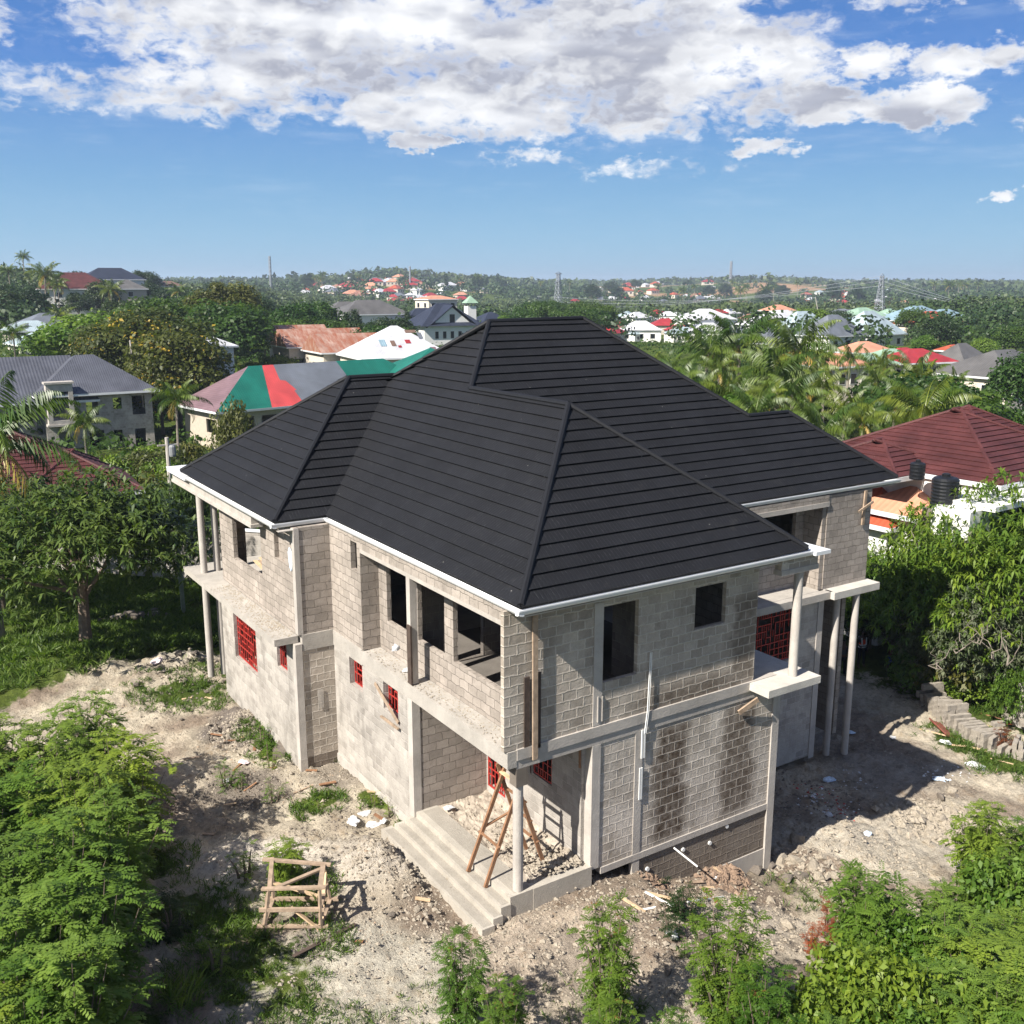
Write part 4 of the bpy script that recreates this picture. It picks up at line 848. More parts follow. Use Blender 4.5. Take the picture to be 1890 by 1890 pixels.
for i,(u,v,s,m,l) in enumerate([(672,1497,.20,'plastic','crumpled white plastic sack by the mound left of the steps'),(652,1520,.22,'plastic','greyish plastic sack lying open beside the white sacks'),(690,1525,.2,'plastic','torn white plastic scrap right of the open sack'),(708,1522,.13,'plastic','smallest white plastic scrap near the mound'),(450,1408,.17,'plred','white and red sack with a stick beside the left wing'),(418,1440,.15,'plastic','white bag caught on the small weed'),
    (222,1570,.22,'plastic','grey plastic sheet in the shade of the left shrubs'),(235,1445,.16,'plastic','small white bag at the edge of the left shrubs'),(290,1222,.28,'plred','white and red sack by the far verandah column'),(1795,1412,.24,'plastic','left one of the two bright white sacks near the block stack'),(1810,1418,.22,'plastic','right one of the two bright white sacks near the block stack'),(1745,1372,.2,'plastic','white sack beside the rusty metal sheet'),
    (1530,1440,.22,'plblue','pale blue plastic sheet lying in the house shadow'),(1500,1468,.14,'plastic','white scrap in the litter at the shaded wall'),(1570,1353,.16,'plblue','pale blue scrap at the foot of the far round column'),(1648,1362,.15,'plastic','white scrap lying in the middle of the house shadow'),(1735,1440,.25,'plblue','bluish plastic by the shadowed rubble'),(1600,1542,.16,'plblue','light blue plastic scrap on the sunny sand'),(1240,1725,.18,'plastic','white paper scrap under a small dark weed'),(1318,1618,.1,'plastic','white can on the red soil heap'),(1530,1505,.15,'plastic','white scrap in the lower part of the shadow')]):
    o=sack(i+1,s,M[m]); p=gp(u,v); o.location=(p.x,p.y,p.z+s*.12); o.rotation_euler=(0,0,i*1.3); tag(o,l,'sack' if 'sack' in l else 'litter'); 
    if 'sack' not in l: o.name='plastic_scrap'
for (x,y,z,s,l) in [(.35,5.9,3.92,.17,'white sack dropped on the ledge below the recessed windows'),(.75,4.6,.34,.15,'white bag on the porch floor near the side wall')]:
    o=sack(int(z*50),s); o.location=(x,y,z); tag(o,l,'sack')
o=sack(88,.28,M['plblue']); o.location=(XW+.05,10.45,6.15); o.rotation_euler=(0,R(90),0); o.scale=(1.15,.8,.45); tag(o,'white and blue cement bag hung over the upper corner of the left wing','bag'); o.name='cement_bag'
o=sack(90,.1); o.location=(XL+.02,5.95,4.55); o.scale=(1,1,3.5); tag(o,'scrap of white plastic hanging on the block wall above the ledge','litter'); o.name='plastic_scrap'
# pvc pipes on the ground
for (a,b,l) in [((1190,1648),(1240,1675),'white pipe slanting down from the foundation pit'),((1185,1680),(1242,1672),'white pipe left of the dark weed'),((1268,1668),(1335,1655),'white pipe right of the dark weed')]:
    p=gp(*a); q=gp(*b); p.z+=.05; q.z+=.05; o=MB().tube([p,q],.03,8).build('pvc_pipe',M['pvc']); tag(o,l,'pipe')
# rusty wheelbarrow-like metal tray by the stack
p=gp(1738,1352); mr=plain('rusty_sheet',(.20,.07,.05),.7,var=.4,scale=6); o=MB().beam((-.7,0,.15),(.7,0,.15),.45,.02).beam((-.72,-.25,.2),(.72,-.25,.2),.04,.05).build('metal_sheet',mr); o.location=p; o.rotation_euler=(R(-18),0,math.atan2(pw[2].y-pw[0].y,pw[2].x-pw[0].x)); tag(o,'rust-red metal sheet lying before the curved block stack','metal sheet')
# upright post, pole with box and the boundary wall at the left
p=gp(340,1142); o=MB().beam((0,0,-.2),(-.05,.05,4.6),.16,.16,0,(1,0,0)).build('post',plain('mossy_post',(.20,.235,.17),.9,var=.2)); o.location=p; tag(o,'plain grey-green square post standing in the grass behind the left verandah','post')
bw=thing('boundary_wall','grey block boundary wall with a white coping behind the mango tree','wall'); 
def flat(u,v,D):
    r=ray(u,v); s_=D/(r@FH); q=CAM+r*s_; return Vector((float(q[0]),float(q[1]),float(q[2])))
b0=flat(-60,1040,52); b1=flat(560,1005,47); L=(b1.xy-b0.xy).length; ang=math.atan2(b1.y-b0.y,b1.x-b0.x); bw.location=(b0.x,b0.y,0); bw.rotation_euler=(0,0,ang)
zb=-.4
MB().wall('y',0,.2,0,L,zb,2.3).build('wall',M['blk_low'],bw); MB().box(-.05,L,-.05,.25,2.3,2.38).build('coping',M['white'],bw)
for k in range(int(L/3)): MB().box(k*3+1,k*3+1.25,-.06,.0,zb,2.3).build('pier',M['conc_lt'],bw)
ms=MB(); rr=random.Random(3); base=gp(240,1150)
mo=thing('block_heap','dark heap of salvaged blocks and boards in the shade behind the mango tree','block heap',base)
for k in range(34): 
    x=rr.uniform(-1.6,1.6); o=MB().box(-.23,.23,-.11,.11,0,.2).build('block',M['rockd'] if k%4 else M['blk'],mo); o.location=(x,rr.uniform(-.6,.6),rr.choice([0,.2,.4])*(1-abs(x)/2)); o.rotation_euler=(rr.uniform(-.2,.2),rr.uniform(-.2,.2),rr.uniform(0,3))
up_=flat(322,1000,52); upole=thing('utility_pole','grey utility pole with a transformer box behind the left end of the roof','utility pole',(up_.x,up_.y,zt(up_.x,up_.y)))
MB().tube([(0,0,0),(0,0,7.2)],[.14,.10],8).build('pole',M['conc_lt'],upole); MB().beam((-.5,0,6.8),(.5,0,6.8),.08,.08).build('crossarm',M['conc_lt'],upole); MB().lathe([(.16,6.2),(.18,6.3),(.18,6.7),(.12,6.8)],(.22,-.1,0),10).build('transformer',M['steelb'],upole)
# ---------------------------------------------------------------- people
M['skin']=plain('dark_skin',(.075,.045,.033),.5,var=.05); M['hair']=plain('black_hair',(.006,.006,.006),.8); M['navy']=plain('black_cloth',(.010,.011,.016),.85); M['orange']=plain('orange_vest',(.75,.09,.035),.7,var=.05); M['refl']=plain('reflective_tape',(.82,.82,.84),.3,var=.02); M['blue']=plain('blue_cloth',(.012,.05,.35),.8,var=.1); M['maroon']=plain('maroon_cloth',(.10,.03,.03),.9,var=.2); M['grn']=plain('grey_cloth',(.05,.05,.055),.9,var=.2)
def skinned(name,J,E,m,parent=None,root=0):
    me=bpy.data.meshes.new(name); me.from_pydata([j[:3] for j in J],E,[]); me.materials.append(m)
    o=link(bpy.data.objects.new(name,me),parent); md=o.modifiers.new('skin','SKIN'); md.use_smooth_shade=True
    sv=me.skin_vertices[0].data
    for i,j in enumerate(J): r=j[3]; sv[i].radius=(r if not isinstance(r,tuple) else r[0],r if not isinstance(r,tuple) else r[1]); sv[i].use_root=(i==root)
    o.modifiers.new('sub','SUBSURF').levels=1; o.modifiers['sub'].render_levels=2; return o
def person(label,loc,rz,pose,top,bottom,vest=False,hair=True):
    t=thing('person',label,'person',loc,rz)
    if pose=='stand':
        pel=(0,0,.93);ch=(0,0,1.22);sh=(0,0,1.42);nk=(0,.01,1.52);hd=(0,.03,1.60);ht=(0,.03,1.72)
        arms=[[( .19,0,1.40),( .24,.02,1.12),( .16,.20,1.02)],[(-.19,0,1.40),(-.25,.0,1.12),(-.24,.06,.88)]]
        legs=[[( .09,0,.88),( .11,.02,.48),( .13,-.01,.08),( .14,.14,.04)],[(-.09,0,.88),(-.12,.03,.48),(-.15,0,.08),(-.18,.14,.04)]]
    elif pose=='bend':
        pel=(0,0,.72);ch=(0,.26,.92);sh=(0,.46,.98);nk=(0,.55,.98);hd=(0,.63,.95);ht=(0,.73,.92)
        arms=[[( .19,.46,.95),( .25,.50,.68),( .16,.62,.50)],[(-.19,.46,.95),(-.25,.50,.68),(-.14,.62,.50)]]
        legs=[[( .10,0,.68),( .20,.16,.42),( .17,-.06,.08),( .18,.08,.04)],[(-.10,0,.68),(-.20,.16,.42),(-.17,-.06,.08),(-.18,.08,.04)]]
    J=[(*pel,(.155,.115)),(*ch,(.155,.11)),(*sh,(.15,.09)),(*nk,.055),(*hd,(.085,.095)),(*ht,(.06,.07))]; E=[(0,1),(1,2),(2,3),(3,4),(4,5)]
    for a in arms:
        b=len(J); J+=[(*a[0],.058),(*a[1],.042),(*a[2],.028)]; E+=[(2,b),(b,b+1),(b+1,b+2)]
        d=(Vector(a[2])-Vector(a[1])).normalized(); s_=d.cross(Vector((0,0,1)) if abs(d.z)<.9 else Vector((1,0,0))).normalized(); w0=Vector(a[2]); pl_=w0+d*.07
        J.append((*pl_,.030)); E.append((b+2,b+3)); pi=b+3
        for k,(o_,l) in enumerate([(-.03,.075),(-.01,.09),(.01,.085),(.03,.065)]):
            p1=pl_+s_*o_+d*.035; p2=p1+d*l*.5+Vector((0,0,-.01)); n=len(J); J+=[(*p1,.009),(*p2,.008)]; E+=[(pi,n),(n,n+1)]
        p1=w0+s_*-.035+d*.035; n=len(J); J+=[(*p1,.011),(*(p1+d*.03-s_*.015),.009)]; E+=[(pi,n),(n,n+1)]
    for l in legs:
        b=len(J); J+=[(*l[0],.085),(*l[1],.06),(*l[2],.042),(*l[3],.035)]; E+=[(0,b),(b,b+1),(b+1,b+2),(b+2,b+3)]
    skinned('body',J,E,M['skin'],t)
    g=1.12
    Js=[(*pel,(.165,.125)),(*ch,(.17,.125)),(*sh,(.16,.10))]; Es=[(0,1),(1,2)]
    for a in arms:
        b=len(Js); m_=Vector(a[0]).lerp(Vector(a[1]),.8); Js+=[(*a[0],.068),(*m_,.055)]; Es+=[(2,b),(b,b+1)]
    skinned('shirt',Js,Es,M[top],t)
    Jt=[(pel[0],pel[1],pel[2]+.03,(.168,.13))]; Et=[]
    for l in legs:
        b=len(Jt); e=Vector(l[1]).lerp(Vector(l[2]),.85 if bottom!='blue' else .25); Jt+=[(*l[0],.095),(*l[1],.072),(*e,.06)]; Et+=[(0,b),(b,b+1),(b+1,b+2)]
    skinned('trousers',Jt,Et,M[bottom],t)
    skinned('hair',[(hd[0],hd[1]-.02,hd[2]+.03,.088),(ht[0],ht[1]-.02,ht[2]+.005,.07)],[(0,1)],M['hair'],t)
    fd=(0,1,0) if pose=='stand' else (0,.4,-.9)
    fc=MB()
    for sx in(-.032,.032): fc.lathe([(.0,-.006),(.010,0),(.0,.006)],(hd[0]+sx,hd[1]+.088,hd[2]+.03),6)
    fc.box(-.012,.012,hd[1]+.08,hd[1]+.115,hd[2]-.02,hd[2]+.02).box(-.025,.025,hd[1]+.082,hd[1]+.095,hd[2]-.045,hd[2]-.035)
    if pose=='stand': fc.build('face',M['hair'],t)
    if vest:
        vb=MB()
        skinned('safety_vest',[(0,0,1.0,(.178,.135)),(0,0,1.22,(.185,.14)),(0,0,1.44,(.17,.105))],[(0,1),(1,2)],M['orange'],t)
        for z,r in ((1.10,1.0),(1.00,.98)):
            vb.lathe([(.192*r,z-.022),(.196*r,z+.022)],(0,0,0),24)
        vb.v=[(x,y*.78,z) for x,y,z in vb.v]
        for sx in(-1,1): vb.beam((sx*.10,.15,1.12),(sx*.12,.12,1.45),.05,.02,0,(0,1,0)); vb.beam((sx*.10,-.15,1.12),(sx*.12,-.12,1.45),.05,.02,0,(0,1,0))
        vb.build('reflective_band',M['refl'],t)
    return t
RZc=math.atan2(-FH[1],-FH[0])-R(90)     # facing the camera
p=gp(1588,1231); person('person in a bright orange safety vest and black trousers standing in the shade',p,RZc+.25,'stand','navy','navy',vest=True)
p=gp(1553,1250); person('person in dark clothes half hidden by the far round column',p,RZc+2.4,'stand','grn','navy')
p=gp(1645,1243); person('person in blue shorts and a maroon shirt bending down in the shade',p,RZc+2.6,'bend','maroon','blue')
# ---------------------------------------------------------------- vegetation
rg=np.random.default_rng(7)
def unit(v): return v/np.maximum(np.linalg.norm(v,axis=-1,keepdims=True),1e-9)
def cards(P,N,size,asp,rg,droop=0.):
    """rhombic leaves at P lying across N"""
    n=len(P); a=unit(np.cross(N,rg.normal(size=(n,3)))); b=np.cross(N,a); s=np.asarray(size).reshape(-1,1)*np.ones((n,1))
    tip=a*s; side=b*s*asp*.5
    V=np.stack([P,P+tip*.45+side,P+tip,P+tip*.45-side],1); V[:,2,2]-=droop*s[:,0]; return V
def crown_V(seed,rx,ry,rz,zc,ncl,nlf,size,asp=.6,cr=.30,flat=.0,hollow=.55,droop=.15):
    r=np.random.default_rng(seed)
    d=unit(r.normal(size=(ncl,3))); d[:,2]=np.where(d[:,2]<-.35,-d[:,2],d[:,2]); rad=r.uniform(hollow,1.,(ncl,1))
    C=d*rad*np.array([rx,ry,rz]); C[:,2]+=zc; cs=r.uniform(.6,1.25,ncl)*cr*min(rx,rz*1.4)
    k=np.repeat(np.arange(ncl),nlf); q=unit(r.normal(size=(len(k),3))); rr=r.uniform(.55,1.1,(len(k),1))
    P=C[k]+q*rr*cs[k][:,None]*np.array([1.15,1.15,.75]); N=unit(q*.7+np.array([0,0,.5])+r.normal(size=q.shape)*.45)
    V=cards(P,N,size*r.uniform(.6,1.35,len(k)),asp,r,droop); ct=r.random(ncl); tint=np.clip(.55*ct[k]+.45*r.random(len(k)),0,1)
    return V,tint,C
def trunk_mb(h,r0,C,n=6,seed=0,lean=.0,fork=.45):
    r=random.Random(seed); mb=MB(); top=Vector((lean*h,0,h*.8))
    pts=[Vector((lean*h*t*t+r.uniform(-.05,.05)*h*.2*t,r.uniform(-.05,.05)*h*.2*t,h*.8*t)) for t in (0,.12,.3,.5,.75,1)]
    pts[0].z=-.3
    mb.tube(pts,[r0*1.35,r0,r0*.85,r0*.7,r0*.5,r0*.25],8)
    idx=r.sample(range(len(C)),min(n,len(C)))
    for i in idx:
        c=Vector(C[i]); s_=pts[2].lerp(pts[4],r.random()); m_=s_.lerp(c,.5)+Vector((0,0,-.1*h*.3)); mb.tube([s_,m_,c],[r0*.42,r0*.26,r0*.08],6)
    return mb
LM={}
LM['broad']=leafmat('leaf_broad',(.020,.050,.010),(.060,.115,.018))
LM['bright']=leafmat('leaf_bright',(.045,.105,.013),(.150,.230,.034))
LM['dark']=leafmat('leaf_dark',(.012,.030,.009),(.034,.062,.016),trans=.25)
LM['mango']=leafmat('leaf_mango',(.030,.066,.018),(.125,.175,.045),trans=.3,rough=.4)
LM['yellow']=leafmat('leaf_yellow_flowers',(.030,.045,.012),(.095,.115,.022),(.36,.26,.035),.16)
LM['grey']=leafmat('leaf_grey',(.085,.100,.062),(.205,.215,.140),trans=.25)
LM['olive']=leafmat('leaf_olive',(.050,.062,.018),(.12,.135,.040))
LM['neem']=leafmat('leaf_neem',(.042,.090,.014),(.185,.27,.042),trans=.33)
LM['sap']=leafmat('leaf_sapling',(.026,.068,.010),(.105,.175,.024),(.16,.085,.03),.05,trans=.28)
LM['palm']=leafmat('leaf_palm',(.038,.078,.012),(.140,.185,.030),(.40,.28,.07),.09,trans=.22,rough=.4)
LM['grass']=leafmat('leaf_grass',(.05,.10,.015),(.16,.22,.045),trans=.4)
LM['dry']=leafmat('leaf_dry',(.16,.045,.02),(.26,.08,.04),trans=.3)
LM['far']=leafmat('leaf_far',(.020,.044,.015),(.078,.110,.036),trans=.15)
PRO={}
def proto_tree(key,name,lm,seed,h,rx,rz,ncl,nlf,size,r0,asp=.6,cr=.30,lean=0,zc=None,bark='bark',limbs=6,hollow=.55):
    t=bpy.data.objects.new(name,None); V,ti,C=crown_V(seed,rx,rx,rz,zc or (h-rz),ncl,nlf,size,asp,cr,hollow=hollow)
    cr_=quads('crown',V,lm,t,ti); tk=trunk_mb(h,r0,C,limbs,seed,lean).build('trunk',M[bark],t); PRO.setdefault(key,[]).append((t,h,cr_,tk)); return t
for i in range(3): proto_tree('broad','broadleaf_tree',LM['broad'],100+i,8.5,4.2,3.2,70,125,.42,.22)
for i in range(2): proto_tree('bright','bright_green_tree',LM['bright'],110+i,7.5,3.6,3.,60,125,.40,.2)
for i in range(2): proto_tree('dark','dark_green_tree',LM['dark'],120+i,9,4.2,3.6,70,115,.42,.25)
for i in range(2): proto_tree('yellow','yellow_flowering_tree',LM['yellow'],130+i,9.5,5.,3.8,90,120,.42,.25)
proto_tree('grey','grey_green_tree',LM['olive'],140,15,5.2,5.8,120,110,.45,.35,cr=.22)
for i in range(2): proto_tree('bush','round_bush',LM['bright'],150+i,2.6,2.0,1.35,30,90,.26,.06,cr=.38)
for i in range(2): proto_tree('obush','olive_bush',LM['olive'],155+i,2.8,2.1,1.5,30,90,.26,.06,cr=.38)
proto_tree('cyp','cypress_tree',LM['dark'],160,12,1.2,6.,60,60,.5,.2,zc=6.0,cr=.7)
def palm_proto(seed,h,nf=17,L=3.5,yel=.12):
    r=np.random.default_rng(seed); t=bpy.data.objects.new('coconut_palm',None); Vs=[];ts=[]
    lean=r.uniform(-.06,.06)*h; top=np.array([lean,r.uniform(-.05,.05)*h,h])
    for k in range(nf):
        az_=k*2.39996+r.uniform(-.2,.2); f=k/nf; e0=R(82-105*f+r.uniform(-8,8)); dr=R(62+58*f**.7); l=L*r.uniform(.85,1.1)*(.8+.2*math.sin(f*3.1))
        n=22; s=np.linspace(0,1,n); ang=e0-dr*s**1.3
        hx=np.concatenate([[0],np.cumsum(np.cos(ang[:-1]))])*l/n; hz=np.concatenate([[0],np.cumsum(np.sin(ang[:-1]))])*l/n
        d=np.array([math.cos(az_),math.sin(az_),0]); sd=np.array([-d[1],d[0],0]); P=top+np.outer(hx,d)+np.outer(hz,[0,0,1]); tg=unit(np.outer(np.cos(ang),d)+np.outer(np.sin(ang),[0,0,1]))
        base=r.random()*.75 if f<.82 else r.choice([.3,.99],p=[1-yel*3,yel*3]); tw=r.uniform(-.3,.3)
        w=.05*(1-s*.8); Vs.append(np.stack([P[:-1]+sd*w[:-1,None]*.5,P[1:]+sd*w[1:,None]*.5,P[1:]-sd*w[1:,None]*.5,P[:-1]-sd*w[:-1,None]*.5],1)); ts.append(np.full(n-1,min(.8,base+.25)))
        i=np.arange(2,n); 
        for sg in(-1,1):
            for ho in(0,.5):
                p=P[i]-(P[i]-P[i-1])*ho; ll=(.78*np.sin(np.clip(s[i]*2.9+.25,0,3.0))+.12)*L/3.6; dn=.80+.4*s[i]
                dd=unit(sg*sd*.62+tg[i]*.55+np.outer(-dn,[0,0,1])+r.normal(size=(len(i),3))*.10); tip=p+dd*ll[:,None]; wd=tg[i]*.034*L/3.6
                m_=p+dd*ll[:,None]*.5+np.array([0,0,.04]); Vs.append(np.stack([p,m_+wd,tip,m_-wd],1)); ts.append(np.clip(base+r.uniform(-.12,.12,len(i)),0,1))
    V=np.concatenate(Vs);ti=np.concatenate(ts); c=quads('crown',V,LM['palm'],t,ti)
    mb=MB(); pts=[(top[0]*q*q,top[1]*q*q,h*q-.4*(q==0)) for q in np.linspace(0,1,7)]; mb.tube(pts,[.20,.15,.13,.12,.11,.11,.12],8); tk=mb.build('trunk',M['barkp'],t)
    cb=MB(); rr=random.Random(seed)
    for k in range(9):
        a=rr.random()*6.3; cb.lathe([(.02,-.13),(.10,-.07),(.12,0),(.09,.09),(.02,.13)],(top[0]+math.cos(a)*.24,top[1]+math.sin(a)*.24,h-.35+rr.uniform(-.1,.1)),7)
    co=cb.build('coconut',plain('coconut_husk',(.22,.17,.04),.6,var=.3),t) ; co['kind']='stuff'
    PRO.setdefault('palm',[]).append((t,h,c,tk))
for s,h in ((1,8.5),(2,9.5),(3,7.5),(4,6.)): palm_proto(s,h)
# pinnate (neem-like) shrubs for the near ground
def frond_V(P,D,L,r,pairs=7):
    """P base, D direction: leaflets in pairs along a drooping rachis"""
    n=len(P); up=np.array([0,0,1.]); S_=unit(np.cross(D,up)+1e-6); out=[]; pos=P.copy(); d=D.copy(); st=(L/pairs)[:,None]
    for k in range(pairs):
        d=unit(d+np.array([0,0,-.13])); pos=pos+d*st
        ll=(L*.33*(1-.45*abs(k-2.5)/pairs))[:,None]
        for sg in(-1,1):
            e=unit(S_*sg+d*.55+np.array([0,0,-.25])+r.normal(size=(n,3))*.12); w_=unit(np.cross(e,up))*ll*.25; m_=pos+e*ll*.5
            out.append(np.stack([pos,m_+w_,pos+e*ll,m_-w_],1))
    e=d; m_=pos+e*ll*.5; w_=S_*ll*.17; out.append(np.stack([pos,m_+w_,pos+e*ll,m_-w_],1))
    return np.concatenate(out),len(out)
def neem_proto(key,seed,h,rx,nwh,lm,L=.56,nf=7,col=0,pairs=8,name='leafy_shrub'):
    r=np.random.default_rng(seed); t=bpy.data.objects.new(name,None)
    nb=max(3,int(nwh/(7 if not col else 11))); Cs=[];Os=[];Bs=[];Ss=[]
    for k in range(nb):
        a=k*2.39996+r.uniform(-.4,.4); rr_=rx*math.sqrt((k+.6)/nb)*r.uniform(.8,1.1)*(.45 if col else .85); hh=h*(1.02-.36*(k/nb)**1.2*r.uniform(.6,1.2))*(1 if not col else r.uniform(.75,1.))
        P0=np.array([math.cos(a)*.07,math.sin(a)*.07,-.3]); P2=np.array([math.cos(a)*rr_,math.sin(a)*rr_,hh]); P1=np.array([P2[0]*.45,P2[1]*.45,hh*.45])
        Bs.append([P0,P1*.6+P0*.25+P2*.15,P1*.7+P2*.3,P2]); m_n=7 if not col else 11
        for j in range(m_n):
            t_=(.30 if not col else .12)+(.70 if not col else .88)*j/(m_n-1); p=(1-t_)**2*P0+2*t_*(1-t_)*P1+t_*t_*P2+r.normal(size=3)*.07
            Cs.append(p); o=np.array([math.cos(a),math.sin(a),0])*.35*(rr_/rx)+np.array([0,0,.25+.5*(j==m_n-1)]); Os.append(o); Ss.append(1.15-.45*t_ if not col else 1.05-.4*abs(t_-.5))
    C=np.array(Cs); O=np.array(Os); nwh=len(C); Ss=np.array(Ss)
    w_=np.repeat(np.arange(nwh),nf); D=unit(O[w_]*1.0+unit(r.normal(size=(len(w_),3))*np.array([1,1,.35]))*1.0); Ls=L*r.uniform(.7,1.2,len(w_))*Ss[w_]
    V,m_=frond_V(C[w_],D,Ls,r,pairs); wt=r.random(nwh); ti=np.clip(np.tile(.5*wt[w_]+.3*r.random(len(w_))+.2*(C[w_][:,2]/h),m_)+r.uniform(-.08,.08,len(V)),0,1)
    c=quads('foliage',V,lm,t,ti)
    mb=MB()
    for B in Bs: mb.tube(B,[.035,.026,.018,.006],5)
    s_=mb.build('stem',M['bark'],t); PRO.setdefault(key,[]).append((t,h,c,s_))
for i in range(3): neem_proto('neem',200+i,3.1,1.45,126,LM['neem'],L=.56,nf=6,pairs=7)
for i in range(2): neem_proto('sap',210+i,2.9,.85,46,LM['neem'],L=.46,nf=6,col=1)
for i in range(2): neem_proto('shoot',215+i,2.9,1.0,98,LM['sap'],L=.38,nf=6,pairs=6)
neem_proto('weed',220,.75,.42,26,LM['neem'],L=.17,nf=6,pairs=4,name='weed'); neem_proto('weed',221,.55,.36,20,LM['bright'],L=.15,nf=6,pairs=4,name='weed'); neem_proto('dweed',222,.6,.40,30,LM['dark'],L=.2,nf=7,pairs=4,name='weed')
neem_proto('dryb',230,1.5,.5,50,LM['dry'],L=.22,nf=6,pairs=5,name='dry_shrub')
# mango: whorls of long narrow leaves
def mango_proto(seed,h,rx,rz,nwh,nl=11,L=.30,lm='mango',key='mango',name='mango_tree',zc=None):
    r=np.random.default_rng(seed); t=bpy.data.objects.new(name,None); ncl=max(10,nwh//22)
    cd_=unit(r.normal(size=(ncl,3))); cd_[:,2]=np.where(cd_[:,2]<-.3,-cd_[:,2],cd_[:,2]); CC=cd_*np.array([rx,rx,rz])*r.uniform(.45,1.,(ncl,1)); CC[:,2]+=zc or (h-rz)
    k=r.integers(0,ncl,nwh); O=unit(r.normal(size=(nwh,3))+np.array([0,0,.25])); C=CC[k]+O*r.uniform(.5,1.,(nwh,1))*rx*.27; w_=np.repeat(np.arange(nwh),nl)
    D=unit(O[w_]*.5+unit(r.normal(size=(len(w_),3)))*.95+np.array([0,0,-.12])); P=C[w_]; l=L*r.uniform(.6,1.2,len(w_))[:,None]; s=unit(np.cross(D,[0,0,1.])+1e-6)*l*.13; m_=P+D*l*.45+np.array([0,0,.03])
    V=np.stack([P,m_+s,P+D*l+np.array([0,0,-.05]),m_-s],1); wt=r.random(nwh); ti=np.clip(.65*wt[w_]+.35*r.random(len(w_)),0,1)
    c=quads('crown',V,LM[lm],t,ti); tk=trunk_mb(h,.19 if key=='mango' else .12,CC,14,seed,.06).build('trunk',M['bark'],t); PRO.setdefault(key,[]).append((t,h,c,tk))
mango_proto(300,6.0,3.7,2.5,2000)
mango_proto(301,6.5,3.2,2.8,1300,10,.26,'bright','thick','thicket_tree'); mango_proto(302,6.5,3.2,2.8,1300,10,.26,'bright','thick','thicket_tree')
mango_proto(303,6.5,3.2,2.6,1500,12,.30,'grey','cas','grey_thicket_tree'); mango_proto(304,6.0,3.0,2.6,1400,10,.24,'dark','dthick','dark_thicket_tree')
def shelve(t):
    for ch in t.children: COL.objects.unlink(ch)
for l_ in PRO.values():
    for p_ in l_: shelve(p_[0])
ALLT=[]
rt_=random.Random(77)
def plant(key,x,y,h=None,sc=None,label='',cat='tree',group=None,wid=None,z=None,rz=None):
    pr=rt_.choice(PRO[key]); t,ph,a,b=pr; s=sc if sc else h/ph; w_=s*(wid or 1.)
    r=t.copy(); COL.objects.link(r)
    for ch in t.children:
        c=ch.copy(); COL.objects.link(c); c.parent=r
    r.location=(x,y,(zt(x,y) if z is None else z)-.05); r.rotation_euler=(0,0,rt_.random()*6.28 if rz is None else rz); r.scale=(w_,w_,s)
    tag(r,label,cat,group); ALLT.append(r); return r
def ztop(u,v,x,y):
    r=ray(u,v); s=math.hypot(x-CAM[0],y-CAM[1])/math.hypot(r[0],r[1]); return float(CAM[2]+r[2]*s)
def plant_px(key,u,vtop,D,label,cat='tree',group=None,wid=None,vb=None,sink=0):
    q=flat(u,vtop,D); z=zt(q.x,q.y); h=max(1.,q.z-z); h=max(2.5,h*.80) if key=='palm' else h*.93; return plant(key,q.x,q.y,h=h,label=label,cat=cat,group=group,wid=wid)
ORD='first second third fourth fifth sixth seventh eighth ninth tenth eleventh twelfth thirteenth fourteenth fifteenth sixteenth seventeenth eighteenth nineteenth'.split()
TENS={2:'twent',3:'thirt',4:'fort',5:'fift',6:'sixt',7:'sevent',8:'eight',9:'ninet'}
def ordn(n):
    if n<=19: return ORD[n-1]
    if n>=100: return 'hundredth' if n==100 else 'hundred and '+ordn(n-100)
    return TENS[n//10]+('ieth' if n%10==0 else 'y-'+ORD[n%10-1])
def number(objs,fmt):
    """labels that count from the left of the view: fmt uses {o}"""
    s=sorted(objs,key=lambda o:project((o.location.x,o.location.y,o.location.z+3))[0])
    for i,o in enumerate(s): o['label']=fmt.format(o=ordn(i+1))
# --- near left shrubs
L1=[(40,1330,24.5),(130,1345,24.),(215,1290,26.5),(275,1360,23.5),(200,1420,21.5),(100,1430,21.5),(20,1450,21.),(255,1475,20.3),(160,1530,18.8),(60,1560,18.4),(215,1620,17.2),(130,1660,16.6),(40,1700,16.),(180,1760,15.2),(90,1800,14.8),(-20,1610,17.6),(-30,1380,23.),(20,1840,14.4),(-60,1500,20.),(-40,1760,15.6)]
g=[]
for (u,v,D) in L1:
    q=flat(u-62,v+12,D); g.append(plant('neem',q.x,q.y,h=max(1.8,min(3.4,q.z-zt(q.x,q.y)+.1)),cat='shrub',group='feathery green shrubs along the left edge',wid=.92))
number(g,'feathery green shrub in the row along the left edge, {o} from the left')
